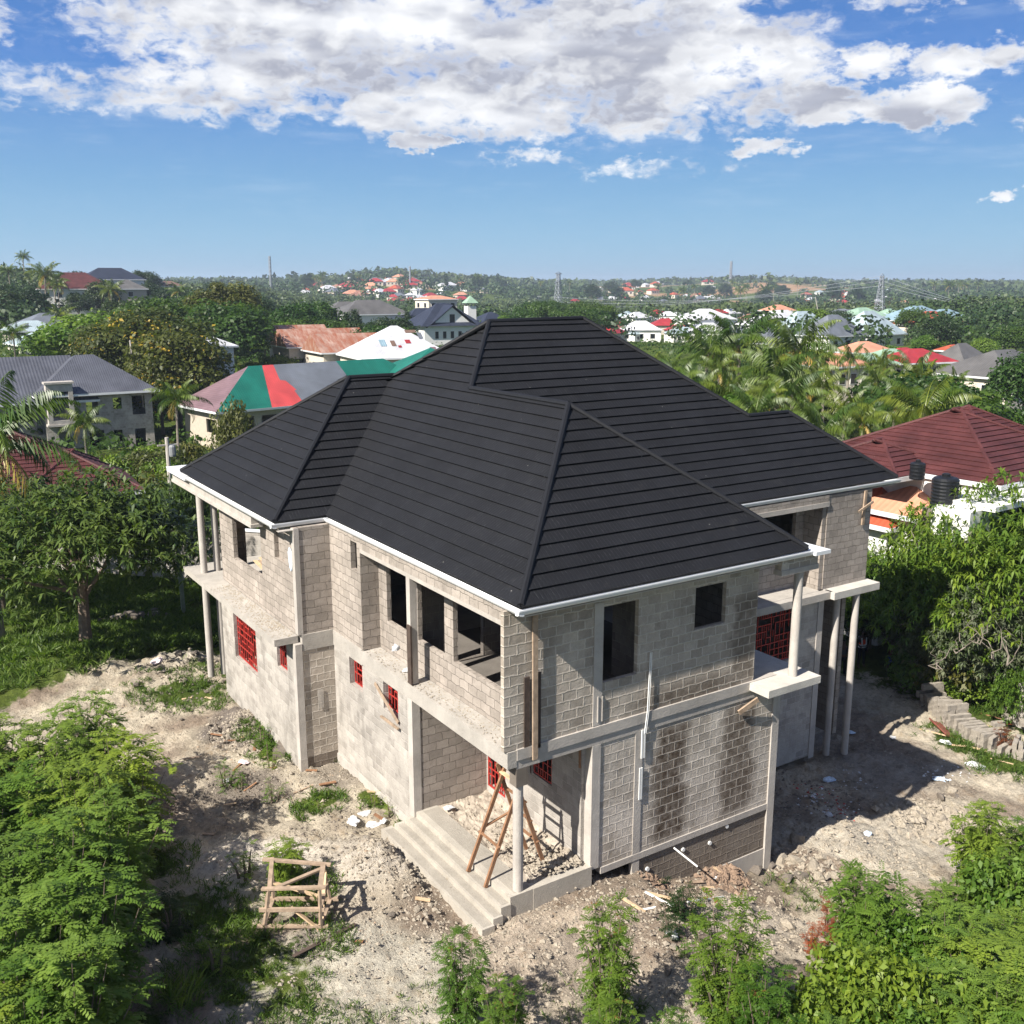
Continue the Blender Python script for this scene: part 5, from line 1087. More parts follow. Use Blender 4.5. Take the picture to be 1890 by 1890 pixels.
# --- near right shrubs
L2=[(1830,1560,23.5),(1880,1500,24.5),(1760,1590,22.5),(1700,1600,21.8),(1480,1650,19.8),(1560,1610,20.6),(1640,1690,19.6),(1720,1680,19.2),(1820,1660,20.),(1880,1700,18.8),(1420,1730,18.2),(1520,1760,17.4),(1620,1780,17.),(1720,1790,16.8),(1820,1800,16.6),(1380,1830,16.4),(1480,1860,15.8),(1580,1880,15.4),(1690,1890,15.2),(1800,1900,15.),(1900,1840,15.6),(1780,1480,24.8),(1930,1600,21.),(1600,1640,20.4),(1680,1650,20.8),(1560,1700,18.8),(1660,1740,17.9),(1770,1730,18.2),(1860,1640,20.6),(1450,1830,16.3),(1540,1830,16.4),(1640,1840,16.2),(1750,1850,16.),(1860,1770,17.),(1700,1780,17.2),(1500,1900,15.),(1620,1920,14.8),(1740,1930,14.6),(1860,1920,14.8)]
g=[]
for (u,v,D) in L2:
    if u<1500 and v<1760: continue
    q=flat(u+45,v+25,D); g.append(plant('neem',q.x,q.y,h=max(1.5,min(3.2,q.z-zt(q.x,q.y)+.1))*rt_.uniform(.72,1.08),cat='shrub',group='feathery green shrubs in the lower right corner',wid=rt_.uniform(.85,1.1)))
number(g,'feathery green shrub in the mass at the lower right, {o} from the left')
g=[]
for (u,v,D) in [(1700,1650,19.6),(1820,1720,18.2),(1600,1800,16.9),(1760,1800,16.6),(1870,1560,22.),(1680,1880,15.4),(1500,1850,16.2)]:
    q=flat(u,v,D); g.append(plant('bush',q.x,q.y,h=rt_.uniform(1.7,2.4),cat='bush',group='broad-leaved bushes in the lower right corner',wid=.62))
number(g,'broad-leaved bush among the feathery shrubs at lower right, {o} from the left')
def base_D(vb,z=0.): return (CAM[2]-z)/math.tan(PITCH+math.atan((vb-945)/FPX))
for (u,vt_,vb,l,w_) in [(1125,1650,1890,'narrow leafy sapling on the sand below the porch corner',1.),(1350,1650,1895,'leafy sapling with a reddish top in front of the foundation pit',1.15),(850,1705,1900,'leaning leafy sapling nearest the entrance steps',1.),(930,1790,1960,'broad low sapling at the bottom edge below the steps',1.2),(1130,1830,1990,'short sapling at the bottom edge below the narrow one',1.1),(1420,1770,1960,'sapling between the reddish-topped one and the big shrubs',1.3),(1250,1850,2000,'low sapling at the bottom edge, right of the middle',1.)]:
    D=base_D(vb); q=flat(u,vt_,D); plant('shoot',q.x,q.y,h=max(1.2,q.z-zt(q.x,q.y)-.2),label=l,cat='sapling',group=None,wid=w_*.78)
for (u,v,h,k,l,c) in [(1262,1690,.75,'dweed','dark leafy weed between the white pipes','weed'),(1238,1725,.5,'dweed','small dark weed above the white paper scrap','weed'),(1265,1765,.35,'weed','tiny weed on the sand below the dark weed','weed'),(1450,1650,.4,'weed','small weed right of the house corner rubble','weed'),(1510,1765,.55,'weed','weed beside the dry red shrubs','weed'),(1285,1860,.4,'weed','tiny weed at the bottom between two saplings','weed'),
     (500,1420,.6,'weed','bright weed by the left wing corner','weed'),(415,1450,.7,'weed','weed holding a white bag','weed'),(445,1455,.5,'weed','weed right of the bag-holding weed','weed'),(505,1480,.65,'weed','upright weed alone in the yard','weed'),(530,1640,1.25,'neem','leafy shrub growing up inside the timber frame','shrub'),(455,1625,.8,'weed','yellowish weed left of the timber frame','weed'),(320,1720,.9,'dweed','dark weed in the shade of the left shrubs','weed'),(485,1375,.7,'weed','tall weed against the left wing wall','weed'),(495,1395,.5,'weed','lower weed against the left wing wall','weed'),
     (590,1500,.45,'weed','weed clump on the mound left of the steps','weed'),(720,1495,.5,'weed','larger weed at the foot of the porch wall','weed'),(690,1485,.4,'weed','smaller weed at the foot of the porch wall','weed'),(1730,1262,.7,'weed','green weed behind the top of the block stack','weed'),(1790,1300,1.3,'bush','low bush behind the middle of the block stack','bush'),(1830,1290,1.2,'bush','low bush between block stack and pillar','bush'),
     (1590,1735,1.1,'dryb','upper rust-red dried shrub','dry shrub'),(1560,1760,.8,'dryb','lower rust-red dried shrub','dry shrub'),(1850,1390,1.1,'dryb','brown dried bush against the curved block stack','dry shrub'),(400,1790,.7,'weed','leafy weed in the shaded grass at lower left','weed')]:
    if k=='dryb' and u<1700: u-=60
    p=gp(u,v); plant(k,p.x,p.y,h=h,label=l,cat=c)
# mango tree and thicket
q=gp(160,1198)
m_=plant('mango',q.x,q.y,sc=1.10,cat='tree',wid=1.25,rz=1.0,label='mango tree with a forked trunk and long drooping leaves at the left')
q=flat(330,885,49); plant('mango',q.x,q.y,h=5.4,label='smaller mango tree behind the left verandah columns',wid=.62)
q=flat(-20,930,44); plant('mango',q.x,q.y,h=6.,label='second mango tree at the left edge, beside the forked one',wid=1.1)
TH_=[('thick',1850,900,41,'bright'),('thick',1622,985,45.8,'bright'),('thick',1668,965,45.5,'bright'),('dthick',1612,1060,45.5,'dark'),('cas',1795,1030,39.5,'grey'),('cas',1840,1040,39,'grey'),('thick',1775,925,41,'bright'),('thick',1755,950,41,'bright'),('thick',1815,905,41,'bright'),('thick',1855,880,41,'bright'),('cas',1690,1010,47,'grey'),('cas',1810,1060,39.5,'grey'),('thick',1650,960,49,'bright'),('thick',1625,1010,49,'bright'),('dthick',1640,1060,48,'dark'),('thick',1690,985,48,'bright'),('cas',1800,1010,42,'grey'),('thick',1790,960,43,'bright'),('dthick',1800,1080,42.5,'dark'),('cas',1800,1080,40,'grey'),('thick',1840,950,42,'bright'),('dthick',1600,1050,47,'dark'),('cas',1770,1060,42,'grey'),
 ('thick',1640,985,48,'bright'),('thick',1700,960,47,'bright'),('thick',1760,930,46,'bright'),('thick',1835,895,44,'bright'),('thick',1610,1030,49,'bright'),('cas',1815,1120,40.5,'grey'),('cas',1800,1090,40,'grey'),('cas',1870,1060,40,'grey'),('cas',1700,1040,45,'grey'),('cas',1905,1010,42,'grey'),('dthick',1665,1090,48,'dark'),('dthick',1850,1140,40,'dark'),('thick',1900,1190,36.5,'bright'),('cas',1840,1120,40,'grey'),('thick',1925,1110,38,'bright'),('thick',1880,1130,40,'bright'),('thick',1870,900,46,'bright')]
gg={}
for k,u,v,D,c in TH_:
    q=flat(u,v,D); o=plant(k,q.x,q.y,h=max(3.,q.z-zt(q.x,q.y)),cat='tree',group='thicket trees right of the house',z=zt(q.x,q.y)-.9); gg.setdefault(c,[]).append(o)
for c,d in (('bright','bright green'),('grey','grey-green wispy'),('dark','deep green')): number(gg[c],d+' tree of the right-hand thicket, {o} such from the left')
tb=[]
for i in range(16):
    u=1690+i*15; D=rt_.uniform(39.5,42); q=flat(u,1200,D); tb.append(plant(rt_.choice(['bush','obush']),q.x,q.y,h=rt_.uniform(1.6,3.),cat='bush',group='low bushes at the foot of the thicket',wid=.8))
number(tb,'low bush at the foot of the right-hand thicket, {o} from the left')
# bare grey twigs poking out of the thicket
rw_=random.Random(8)
for i,(u,v,D) in enumerate([(1735,1180,36.5),(1770,1150,36),(1810,1130,35.5),(1840,1160,35.5),(1865,1170,34.5),(1700,960,41),(1800,970,39)]):
    q=flat(u,v,D); mb=MB(); 
    for k in range(3):
        a=Vector((0,0,0)); pts=[a]; 
        for j in range(5): a=a+Vector((rw_.uniform(-.3,.3),rw_.uniform(-.3,.3),rw_.uniform(.05,.35))); pts.append(a)
        mb.tube([p-Vector((0,0,1.2)) for p in pts],[.024,.02,.017,.014,.009,.004],5)
    o=mb.build('bare_branch',plain('grey_twig',(.20,.17,.14),.9) if i==0 else bpy.data.materials['grey_twig']); o.location=q; ALLT.append(tag(o,None,'branch','bare branches sticking out of the thicket'))
number([o for o in ALLT if o.name.startswith('bare_branch')],'bare pale branch sticking out of the thicket, {o} from the left')
# grass and weeds nobody could count
def grass(name,label,regs,m,seed,bl=(.12,.35),bw=.055):
    r=np.random.default_rng(seed); Vs=[]
    for (u,v,rad,n,s) in regs:
        g_=gp(u,v); a=r.random(n)*6.283; q=rad*np.sqrt(r.random(n)); x=g_.x+np.cos(a)*q; y=g_.y+np.sin(a)*q; z=T(x,y); cl=fbm(x*1.3,y*1.3,3,91); k=cl>.42; x,y,z=x[k],y[k],z[k]; n2=len(x)
        P=np.repeat(np.stack([x,y,z],1),6,0)+r.normal(size=(n2*6,3))*np.array([.05,.05,0]); D=unit(r.normal(size=P.shape)*np.array([.5,.5,.1])+np.array([0,0,1.])); l=(r.uniform(*bl,len(P))*s)[:,None]
        sd=unit(np.cross(D,r.normal(size=P.shape)))*l*bw; m2=P+D*l*.55; tip=P+D*l+np.array([0,0,-.1])*l+D*np.array([1,1,0])*l*.35; Vs.append(np.stack([P,m2+sd,tip,m2-sd],1))
    V=np.concatenate(Vs); o=quads(name,V,m,None,r.random(len(V))); tag(o,label,'grass',kind='stuff')
grass('yard_grass','short grass and seedlings growing in patches over the yard',[(640,1390,.8,260,.9),(510,1390,.9,350,1.),(470,1345,.7,200,.8),(720,1490,.8,520,.9),(590,1490,.8,300,.9),(350,1270,2.4,900,.8),(480,1790,2.2,1100,.7),(330,1690,1.6,400,.7),(240,1600,1.8,600,.8),(560,1840,1.8,500,.6),(420,1700,1.5,400,.7),(700,1880,1.6,250,.6),(1780,1370,1.8,500,.9),(1860,1400,2.,500,.9),(1130,1870,1.5,200,.6),(1480,1650,1.,120,.7),(560,1640,.9,250,.9),(1760,1290,1.6,500,1.1)],LM['grass'],61)
grass('meadow_grass','rank green grass covering the ground behind and left of the yard',[(150,1150,6.,5200,1.2),(330,1170,3.,1500,1.1),(60,1200,5.,2200,1.),(30,1110,6.,2500,1.2),(380,1110,5.,2500,1.3),(250,1080,5.,2000,1.4)],LM['grass'],62,(.2,.5))
grass('tall_grass','long arching grass blades among the left shrubs',[(60,1640,1.2,70,2.),(130,1800,1.,80,2.),(320,1850,.5,40,1.4),(20,1750,1.2,60,2.2)],LM['grass'],63,(.3,.55),.022)
# ---------------------------------------------------------------- neighbouring buildings
RC={'maroon':rooftile('maroon_roof_tile',(.080,.026,.025),rough=.6),'rust':corrug('rusty_iron',(.44,.30,.24),rust=.75),'dgrey':corrug('dark_iron_sheet',(.095,.10,.12),.3),'green':corrug('green_iron_sheet',(.015,.155,.115),.25),'pink':corrug('red_iron_sheet',(.60,.085,.085),.25),'grey':corrug('grey_iron_sheet',(.16,.175,.20),.25),
    'plum':corrug('faded_plum_sheet',(.20,.13,.145),.25),'wht':corrug('white_iron_sheet',(.62,.62,.64),.25),'blue':corrug('blue_grey_sheet',(.25,.36,.42),.3),'lblue':corrug('light_blue_sheet',(.38,.46,.49),.3),'dblue':corrug('slate_blue_tile',(.035,.042,.065),.3),'orange':corrug('orange_tile',(.44,.10,.05),.3),'salmon':corrug('salmon_tile',(.62,.30,.19),.3),'red':corrug('red_tile',(.36,.04,.045),.3),'brown':corrug('brown_iron_sheet',(.19,.12,.09),.3),'lgreen':corrug('pale_green_sheet',(.30,.44,.32),.3),'tgrey':corrug('taupe_tile',(.13,.125,.12),.3)}
WC={'white':plain('white_plaster',(.72,.71,.68),.85,var=.06),'cream':plain('cream_plaster',(.58,.52,.43),.85,var=.1),'block':M['blk_low'],'beige':plain('beige_plaster',(.44,.38,.31),.85,var=.12)}
M['glass']=plain('dark_window_glass',(.012,.014,.017),.15,var=.1)
def hip(mb,L,Wd,z,rise,ov=.5,mi=0,gable=0.,c=(0,0)):
    a=L/2+ov;b=Wd/2+ov; i=b*(1-gable); x0,y0=c
    vs=[(-a,-b,z),(a,-b,z),(a,b,z),(-a,b,z),(-a+i,0,z+rise),(a-i,0,z+rise)]; vs=[(x+x0,y+y0,zz_) for x,y,zz_ in vs]; sl=math.hypot(b,rise)
    mb.add(vs,[(0,1,5,4)],mi,[(0,0),(2*a,0),(0,0),(0,0),(i,sl),(2*a-i,sl)]); mb.add(vs,[(2,3,4,5)],mi,[(0,0),(0,0),(0,0),(2*a,0),(2*a-i,sl),(i,sl)])
    mb.add(vs,[(3,0,4)],mi,[(2*b,0),(0,0),(0,0),(0,0),(b,sl),(0,0)] if 0 else [(2*b,0),(0,0),(0,0),(0,0),(b,sl),(b,sl)]); mb.add(vs,[(1,2,5)],mi,[(0,0),(0,0),(2*b,0),(0,0),(b,sl),(b,sl)])
    mb.add([(x,y,zz_-.02) for x,y,zz_ in vs[:4]],[(3,2,1,0)],mi)
def fascia(L,Wd,z,ov,par,c=(0,0)):
    a=L/2+ov;b=Wd/2+ov; mb=MB(); x0,y0=c
    for p in [(-a-.02,a+.02,-b-.04,-b),(-a-.02,a+.02,b,b+.04),(-a-.04,-a,-b,b),(a,a+.04,-b,b)]: mb.box(p[0]+x0,p[1]+x0,p[2]+y0,p[3]+y0,z-.2,z+.02)
    mb.build('fascia',M['white'],par)
def window(par,x,y,z,w_,h_,ax,frame='white'):
    mb=MB(); t=.06
    if ax=='y':
        s=1 if y>0 else -1; mb.box(x-w_/2-.06,x+w_/2+.06,min(y,y+s*t),max(y,y+s*t),z-.06,z+h_+.06,0); mb.box(x-w_/2,x+w_/2,min(y+s*t,y+s*(t+.01)),max(y+s*t,y+s*(t+.01)),z,z+h_,1)
    else:
        s=1 if x>0 else -1; mb.box(min(x,x+s*t),max(x,x+s*t),y-w_/2-.06,y+w_/2+.06,z-.06,z+h_+.06,0); mb.box(min(x+s*t,x+s*(t+.01)),max(x+s*t,x+s*(t+.01)),y-w_/2,y+w_/2,z,z+h_,1)
    mb.build('window',[WC[frame] if frame!='dark' else M['conc'],M['glass']],par)
def bld(u,v,D,L,Wd,H_,roofm,wallm,label,rot=0.,rise=None,gable=0.,cat='house',name='house',nw=3,nw2=2,st=1,ov=.5,group=None,frame='white',base=None,veave=None,fas=True):
    q=flat(u,v,D); z=zt(q.x,q.y) if base is None else base
    if veave is not None:
        z=flat(u,veave,D).z-H_
    t=thing(name,label,cat,(q.x,q.y,z),rot,group)
    MB().box(-L/2,L/2,-Wd/2,Wd/2,-3.,H_).build('wall',WC[wallm],t)
    mb=MB(); hip(mb,L,Wd,H_+.02,rise or Wd*.32,ov,0,gable); mb.build('roof',RC[roofm],t)
    if fas: fascia(L,Wd,H_,ov,t)
    sh=H_/st
    for s in range(st):
        for i in range(nw): window(t,-L/2+L*(i+.5)/nw,-Wd/2,s*sh+.9,min(1.3,L/nw*.5),1.25,'y',frame)
        for i in range(nw2): window(t,-L/2,-Wd/2+Wd*(i+.5)/nw2,s*sh+.9,min(1.2,Wd/nw2*.5),1.25,'x',frame)
    return t
# right: maroon-roofed house with flat roof terrace, tanks and porches
q=flat(1735,893,50); zt0=zt(q.x,q.y)
mh=thing('maroon_roof_house','white house with a large maroon tiled hip roof beyond the thicket','house',(q.x,q.y,q.z-3.8),R(3))
MB().box(-3.9,7.4,-4.4,4.8,-5,5.).build('wall',WC['white'],mh)
def tiled(par,L,Wd,z,rise,c=(0,0),gable=0):
    global rf; keep=rf; rf=MB(); a=L/2+.6;b=Wd/2+.6; x0,y0=c; k=rise/b
    P=lambda x,y,zz_:(x+x0,y+y0,zz_)
    A,B,C_,D_=P(-a,-b,z),P(a,-b,z),P(a,b,z),P(-a,b,z); E1=P(-a+b,0,z+rise); F1=P(a-b,0,z+rise)
    plane(A,(1,0,0),(0,1,k),[A,B,F1,E1]); plane(C_,(-1,0,0),(0,-1,k),[C_,D_,E1,F1]); plane(D_,(0,-1,0),(1,0,k),[D_,A,E1]); plane(B,(0,1,0),(-1,0,k),[B,C_,F1])
    o=rf.build('roof',RC['maroon'],par); cb=MB()
    for p,r_ in [(A,E1),(D_,E1),(B,F1),(C_,F1),(E1,F1)]: cb.tube([Vector(p)+Vector((0,0,.03)),Vector(r_)+Vector((0,0,.03))],.09,6)
    cb.build('ridge_cap',RC['maroon'],o); fascia(L,Wd,z-.02,.62,par,c); rf=keep; return o
tiled(mh,8.6,9.2,5.0,2.5,(.9,0)); tiled(mh,6,6,5.02,1.9,(7.2,3.)); tiled(mh,3.6,4.2,5.01,1.2,(-3.7,1.2))
MB().box(-7.2,-3,-6.8,-4.5,4.5,4.72).box(-3,-.4,-6.6,-4.5,4.5,4.68).build('terrace_slab',WC['white'],mh); MB().box(-8,-5.2,-6.2,-4.5,-5,4.5).build('wall',WC['white'],mh)
for x in (-2.9,-.8): MB().box(x,x+.35,-6.5,-6.15,-5,4.48).build('pillar',WC['white'],mh)
for i in range(3): window(mh,-3+i*3.6,-4.5,1.2,1.3,1.3,'y')
def tank(u,v,D,r,h,label):
    q=flat(u,v,D); t=thing('water_tank',label,'water tank',q); mb=MB(); pr=[(r*.96,0)]
    n=int(h/.16)
    for k in range(n): z=h*.86*(k+.5)/n; pr+=[(r*1.0,z-.03),(r*.965,z+.04)]
    pr+=[(r,h*.88),(r*.85,h*.95),(r*.35,h)]; mb.lathe(pr,(0,0,0),28); mb.build('tank_body',M['black'],t); MB().lathe([(r*.32,h),(r*.32,h+.08),(r*.2,h+.12)],(0,0,0),16).build('lid',M['black'],t)
    for k in range(10):
        a=k*math.pi/5; MB().beam((math.cos(a)*r*.4,math.sin(a)*r*.4,h*.99),(math.cos(a)*r*.98,math.sin(a)*r*.98,h*.86),.05,.05).build('rib',M['black'],t)
    return t
tank(1692,884,45.2,.34,.78,'smaller black water tank on the flat white terrace roof'); tank(1741,937,42.3,.56,1.38,'large ribbed black water tank in front of the terrace')
q=flat(1741,937,42.3); o=MB().box(-.6,.6,-.6,.6,-8,-.02).build('tank_stand',M['conc_dark']); o.location=q; tag(o,'concrete stand carrying the large black water tank','stand')
pv=bld(1622,932,48.5,3.6,3.6,3.,'orange','white','open pavilion with a bright orange-red hip roof next to the thicket',rot=R(2),rise=1.5,nw=0,nw2=0,veave=948,name='garden_pavilion',cat='pavilion'); 
pv2=bld(1688,922,47,3.2,3.2,3.,'salmon','white','porch with a pale salmon roof below the flat terrace',rot=R(2),rise=1.1,nw=0,nw2=0,veave=936,name='porch',cat='porch')
# left: maroon roof by the mango tree
q=flat(-22,892,58); lh=thing('maroon_roof_house','low house with a wine-red tiled roof behind the mango tree','house',(q.x,q.y,q.z-3.),R(-3))
MB().box(-6.2,6.2,-5,5,-4,3.).build('wall',WC['white'],lh); tiled(lh,12.5,10,3.0,3.1); tiled(lh,5.5,6,3.01,2.0,(4.2,-3.0))
# left: grey two-storey shell with dark iron roof
q=flat(165,760,104); gh=thing('grey_shell_house','unfinished grey two-storey house with a dark corrugated iron roof','house',(q.x,q.y,flat(185,712,104).z-6.2),R(0))
MB().wall('y',-6,-5.8,-7,7.4,-3,6.2,[(-6,-4.4,3.9,5.6),(-1.6,0.,3.9,5.6),(2,3.2,4.4,5.6),(4.6,6.4,3.7,5.7),(-5.5,-4,.6,2.4),(1.8,3,1,2.2),(4.7,6.2,.2,2.2),(-1.5,.5,.0,2.3)]).wall('x',-7,-6.8,-5.8,6,-3,6.2,[(-4,-2,4,5.6),(0,2,4,5.6),(-3,-1,.6,2.2)]).wall('x',7.2,7.4,-5.8,6,-3,6.2,[(-3,-1.5,4,5.5)]).build('wall',M['blk_low'],gh)
MB().box(-6.9,7.2,-5.7,5.9,2.9,3.1).box(-1.9,-1.7,-5.7,5,-1,6.1).box(1.5,1.7,-5.7,5,-1,6.1).build('floor_slab',M['conc'],gh)
gh.scale=(.70,.80,.95)
mb=MB(); hip(mb,15,12.5,6.25,3.6,.8); mb.build('roof',RC['dgrey'],gh); fascia(15,12.5,6.25,.8,gh)
MB().wall('y',-7.2,-7.0,-6.8,-3.4,3.3,7.4,[(-6.2,-4.,3.7,6.6)]).wall('x',-6.8,-6.6,-7.0,-6,3.3,7.4).wall('x',-3.6,-3.4,-7.0,-6,3.3,7.4).box(-7,-3.2,-7.4,-5.9,7.4,7.6).box(-7,-3.2,-7.3,-6,3.1,3.3).build('balcony_bay',M['conc_lt'],gh)
q=flat(20,765,101); gh2=thing('grey_shell_house','unfinished grey block wing whose striped iron roof runs off the left edge','house',(q.x,q.y,flat(20,735,101).z-5.),R(0))
MB().wall('y',-5,-4.8,-8,4.6,-3,5.,[(1.6,3.4,1.8,4.),(-2,0,1.8,4)]).wall('x',4.4,4.6,-4.8,5,-3,5.).build('wall',M['blk_low'],gh2); mb=MB(); hip(mb,13,11,5.05,4.,.8,gable=.8); mb.build('roof',RC['dgrey'],gh2); fascia(13,11,5.03,.8,gh2)
# the striped-roof hall
q=flat(590,700,112); hz=flat(560,748,112).z+.85
hall=thing('striped_roof_hall','long low hall roofed in green, red and grey iron sheets','hall',(q.x,q.y,hz-3.2),R(9))
MB().wall('y',-4,-3.8,-14,14,-2,3.2,[(-12+i*2.6,-10.2+i*2.6,.5,2.4) for i in range(9)]).wall('x',-14,-13.8,-3.8,4,-2,3.2,[(-3,-1,.8,2.2)]).box(-13,13,3.8,4,-2,3.2).build('wall',WC['beige'],hall)
a=14.7;b=4.8;z0=3.2;rs=3.9; ix=6.2
def face(name,m,pts,u0):
    mb=MB(); mb.add(pts,[tuple(range(len(pts)))],0,[(p[0],p[1]*1.2) for p in pts]); return mb.build(name,RC[m],hall)
def ps(x,f): return (x,-b+b*f,z0+rs*f)      # point on the front slope
face('roof_sheet','plum',[(-a,-b,z0),(-a+ix,0,z0+rs),(-a,b,z0)],0)
face('roof_sheet','green',[ps(-a,0),ps(-8.6,0),ps(-6.9,1),ps(-a+ix,1)],0)
face('roof_sheet','pink',[ps(-8.6,0),ps(-4.8,0),ps(-5.,.35),ps(-4.7,.36),ps(-5.3,.6),ps(-5.9,.62),ps(-5.6,1),ps(-6.9,1)],0)
face('roof_sheet','grey',[ps(-4.8,0),ps(2.6,0),ps(2.2,1),ps(-5.6,1),ps(-5.9,.62),ps(-5.3,.6),ps(-4.7,.36),ps(-5.,.35)],0)
face('roof_sheet','green',[ps(2.6,0),ps(a,0),ps(a-ix,1),ps(2.2,1)],0)
face('roof_sheet','green',[(a,-b,z0),(a,b,z0),(a-ix,0,z0+rs)],0); face('roof_sheet','grey',[(a,b,z0),(-a,b,z0),(-a+ix,0,z0+rs),(a-ix,0,z0+rs)],0); fascia(27.8,8,z0,.8,hall)
t=bld(728,645,150,13,12,3.,'wht','cream','house with a patchwork white iron roof behind the striped hall',rot=R(-8),rise=4.2,veave=655,nw=0,nw2=0)
pm=[('blue',-2.9,.35,.9,1.6),('brown',-1.4,.35,.7,1.3),('red',.9,.42,.8,.9),('grey',3.2,.55,.7,1.6),('red',-.6,.30,.5,.5),('brown',2.,.75,1.6,.7),('plum',4.2,.2,.9,.7)]
for m,x,f,w_,h_ in pm:
    A_=6.5; rs_=4.2; y0=-A_+A_*f; zz0=3.06+rs_*f; dy=h_*.84; dz=h_*.54
    mb=MB(); mb.add([(x-w_/2,y0,zz0+.03),(x+w_/2,y0,zz0+.03),(x+w_/2,y0+dy,zz0+dy*rs_/A_+.03),(x-w_/2,y0+dy,zz0+dy*rs_/A_+.03)],[(0,1,2,3)]); mb.build('roof_patch',RC[m],t)
bld(795,668,118,10,10,3.,'green','cream','small green-roofed annex between striped hall and black roof',rot=R(-8),rise=3.,veave=690,nw=0,nw2=0)
# rust roofed blocks
for (u,v,D,L,H_,lab) in [(590,640,168,13,4.,'larger long shed with a rusty gable roof and cream walls'),(648,650,160,12,3.8,'nearer shed with a rusty gable roof and dark end wall'),(553,632,176,8,3.2,'small shed with a bleached rusty roof left of the others')]:
    bld(u,v,D,L,9,H_,'rust','cream',lab,rot=R(-4),rise=2.6,gable=1.,veave=v-4,nw=4,nw2=1,cat='shed',name='rust_roof_shed',frame='dark')
# church
q=flat(820,600,225); cz0=flat(820,614,225).z
ch=thing('church','white church with a steep slate-blue roof','church',(q.x,q.y,cz0-2),R(-6))
MB().box(-9,9,-6,8,-3,5.).add([(-7,-6.02,5),(7,-6.02,5),(0,-6.02,10.5),(-7,-5,5),(7,-5,5),(0,-5,10.5)],[(0,1,2),(5,4,3),(0,2,5,3),(1,4,5,2)]).build('wall',WC['white'],ch)
mb=MB(); hip(mb,19,15,5.05,6.5,.8,c=(0,1)); mb.add([(-8.5,-7,4.6),(0,-7,11.1),(0,3,11.1),(-8.5,3,4.6)],[(0,1,2,3)]).add([(8.5,-7,4.6),(0,-7,11.1),(0,3,11.1),(8.5,3,4.6)],[(3,2,1,0)]); mb.build('roof',RC['dblue'],ch)
ch.scale=(.72,.72,.72)
for x in(-5,-2.5,0,2.5,5): window(ch,x,-6.02,1.4,1.,2.,'y','cream')
window(ch,0,-6.03,6,1.6,2.4,'y','cream')
q=flat(868,600,228); ct=thing('church_tower','slender white tower with a green pyramid cap beside the church','tower',(q.x,q.y,flat(868,606,228).z-3),R(-6))
MB().box(-1.5,1.5,-1.5,1.5,-3,13.).build('shaft',WC['white'],ct); mb=MB(); hip(mb,3,3,14.2,2.7,.6); mb.build('cap',RC['lgreen'],ct); MB().box(-1.5,1.5,-1.5,1.5,14.,14.2).build('bell_slab',WC['white'],ct)
for x in(-1.4,1.2): 
    for y in(-1.4,1.2): MB().box(x,x+.2,y,y+.2,13,14.).build('bell_post',M['conc'],ct)
window(ct,0,-1.5,7,.8,1.6,'y'); ct.scale=(.68,.68,.60)
bld(790,595,245,16,10,5.,'dblue','white','low wing with a dark slate roof left of the church',rise=4.,rot=R(-6),veave=600)
bld(905,600,240,10,9,4.,'dblue','white','slate-roofed parish building right of the tower',rise=3.,veave=600,nw=2)
bld(805,565,290,9,8,9.5,'salmon','cream','three-storey cream block rising behind the church roof',rise=1.,st=3,nw=3,veave=552,ov=.3,gable=.2)
bld(636,570,250,12,9,4,'tgrey','white','pale bungalow with a slate-grey hip roof among the trees',veave=579,nw=3); bld(680,575,245,16,10,4,'tgrey','white','wider bungalow with a dark grey hip roof among the trees',veave=579,nw=4); bld(560,585,262,9,8,3.4,'lblue','white','small blue-roofed house in front of the left wood',veave=585,nw=2)
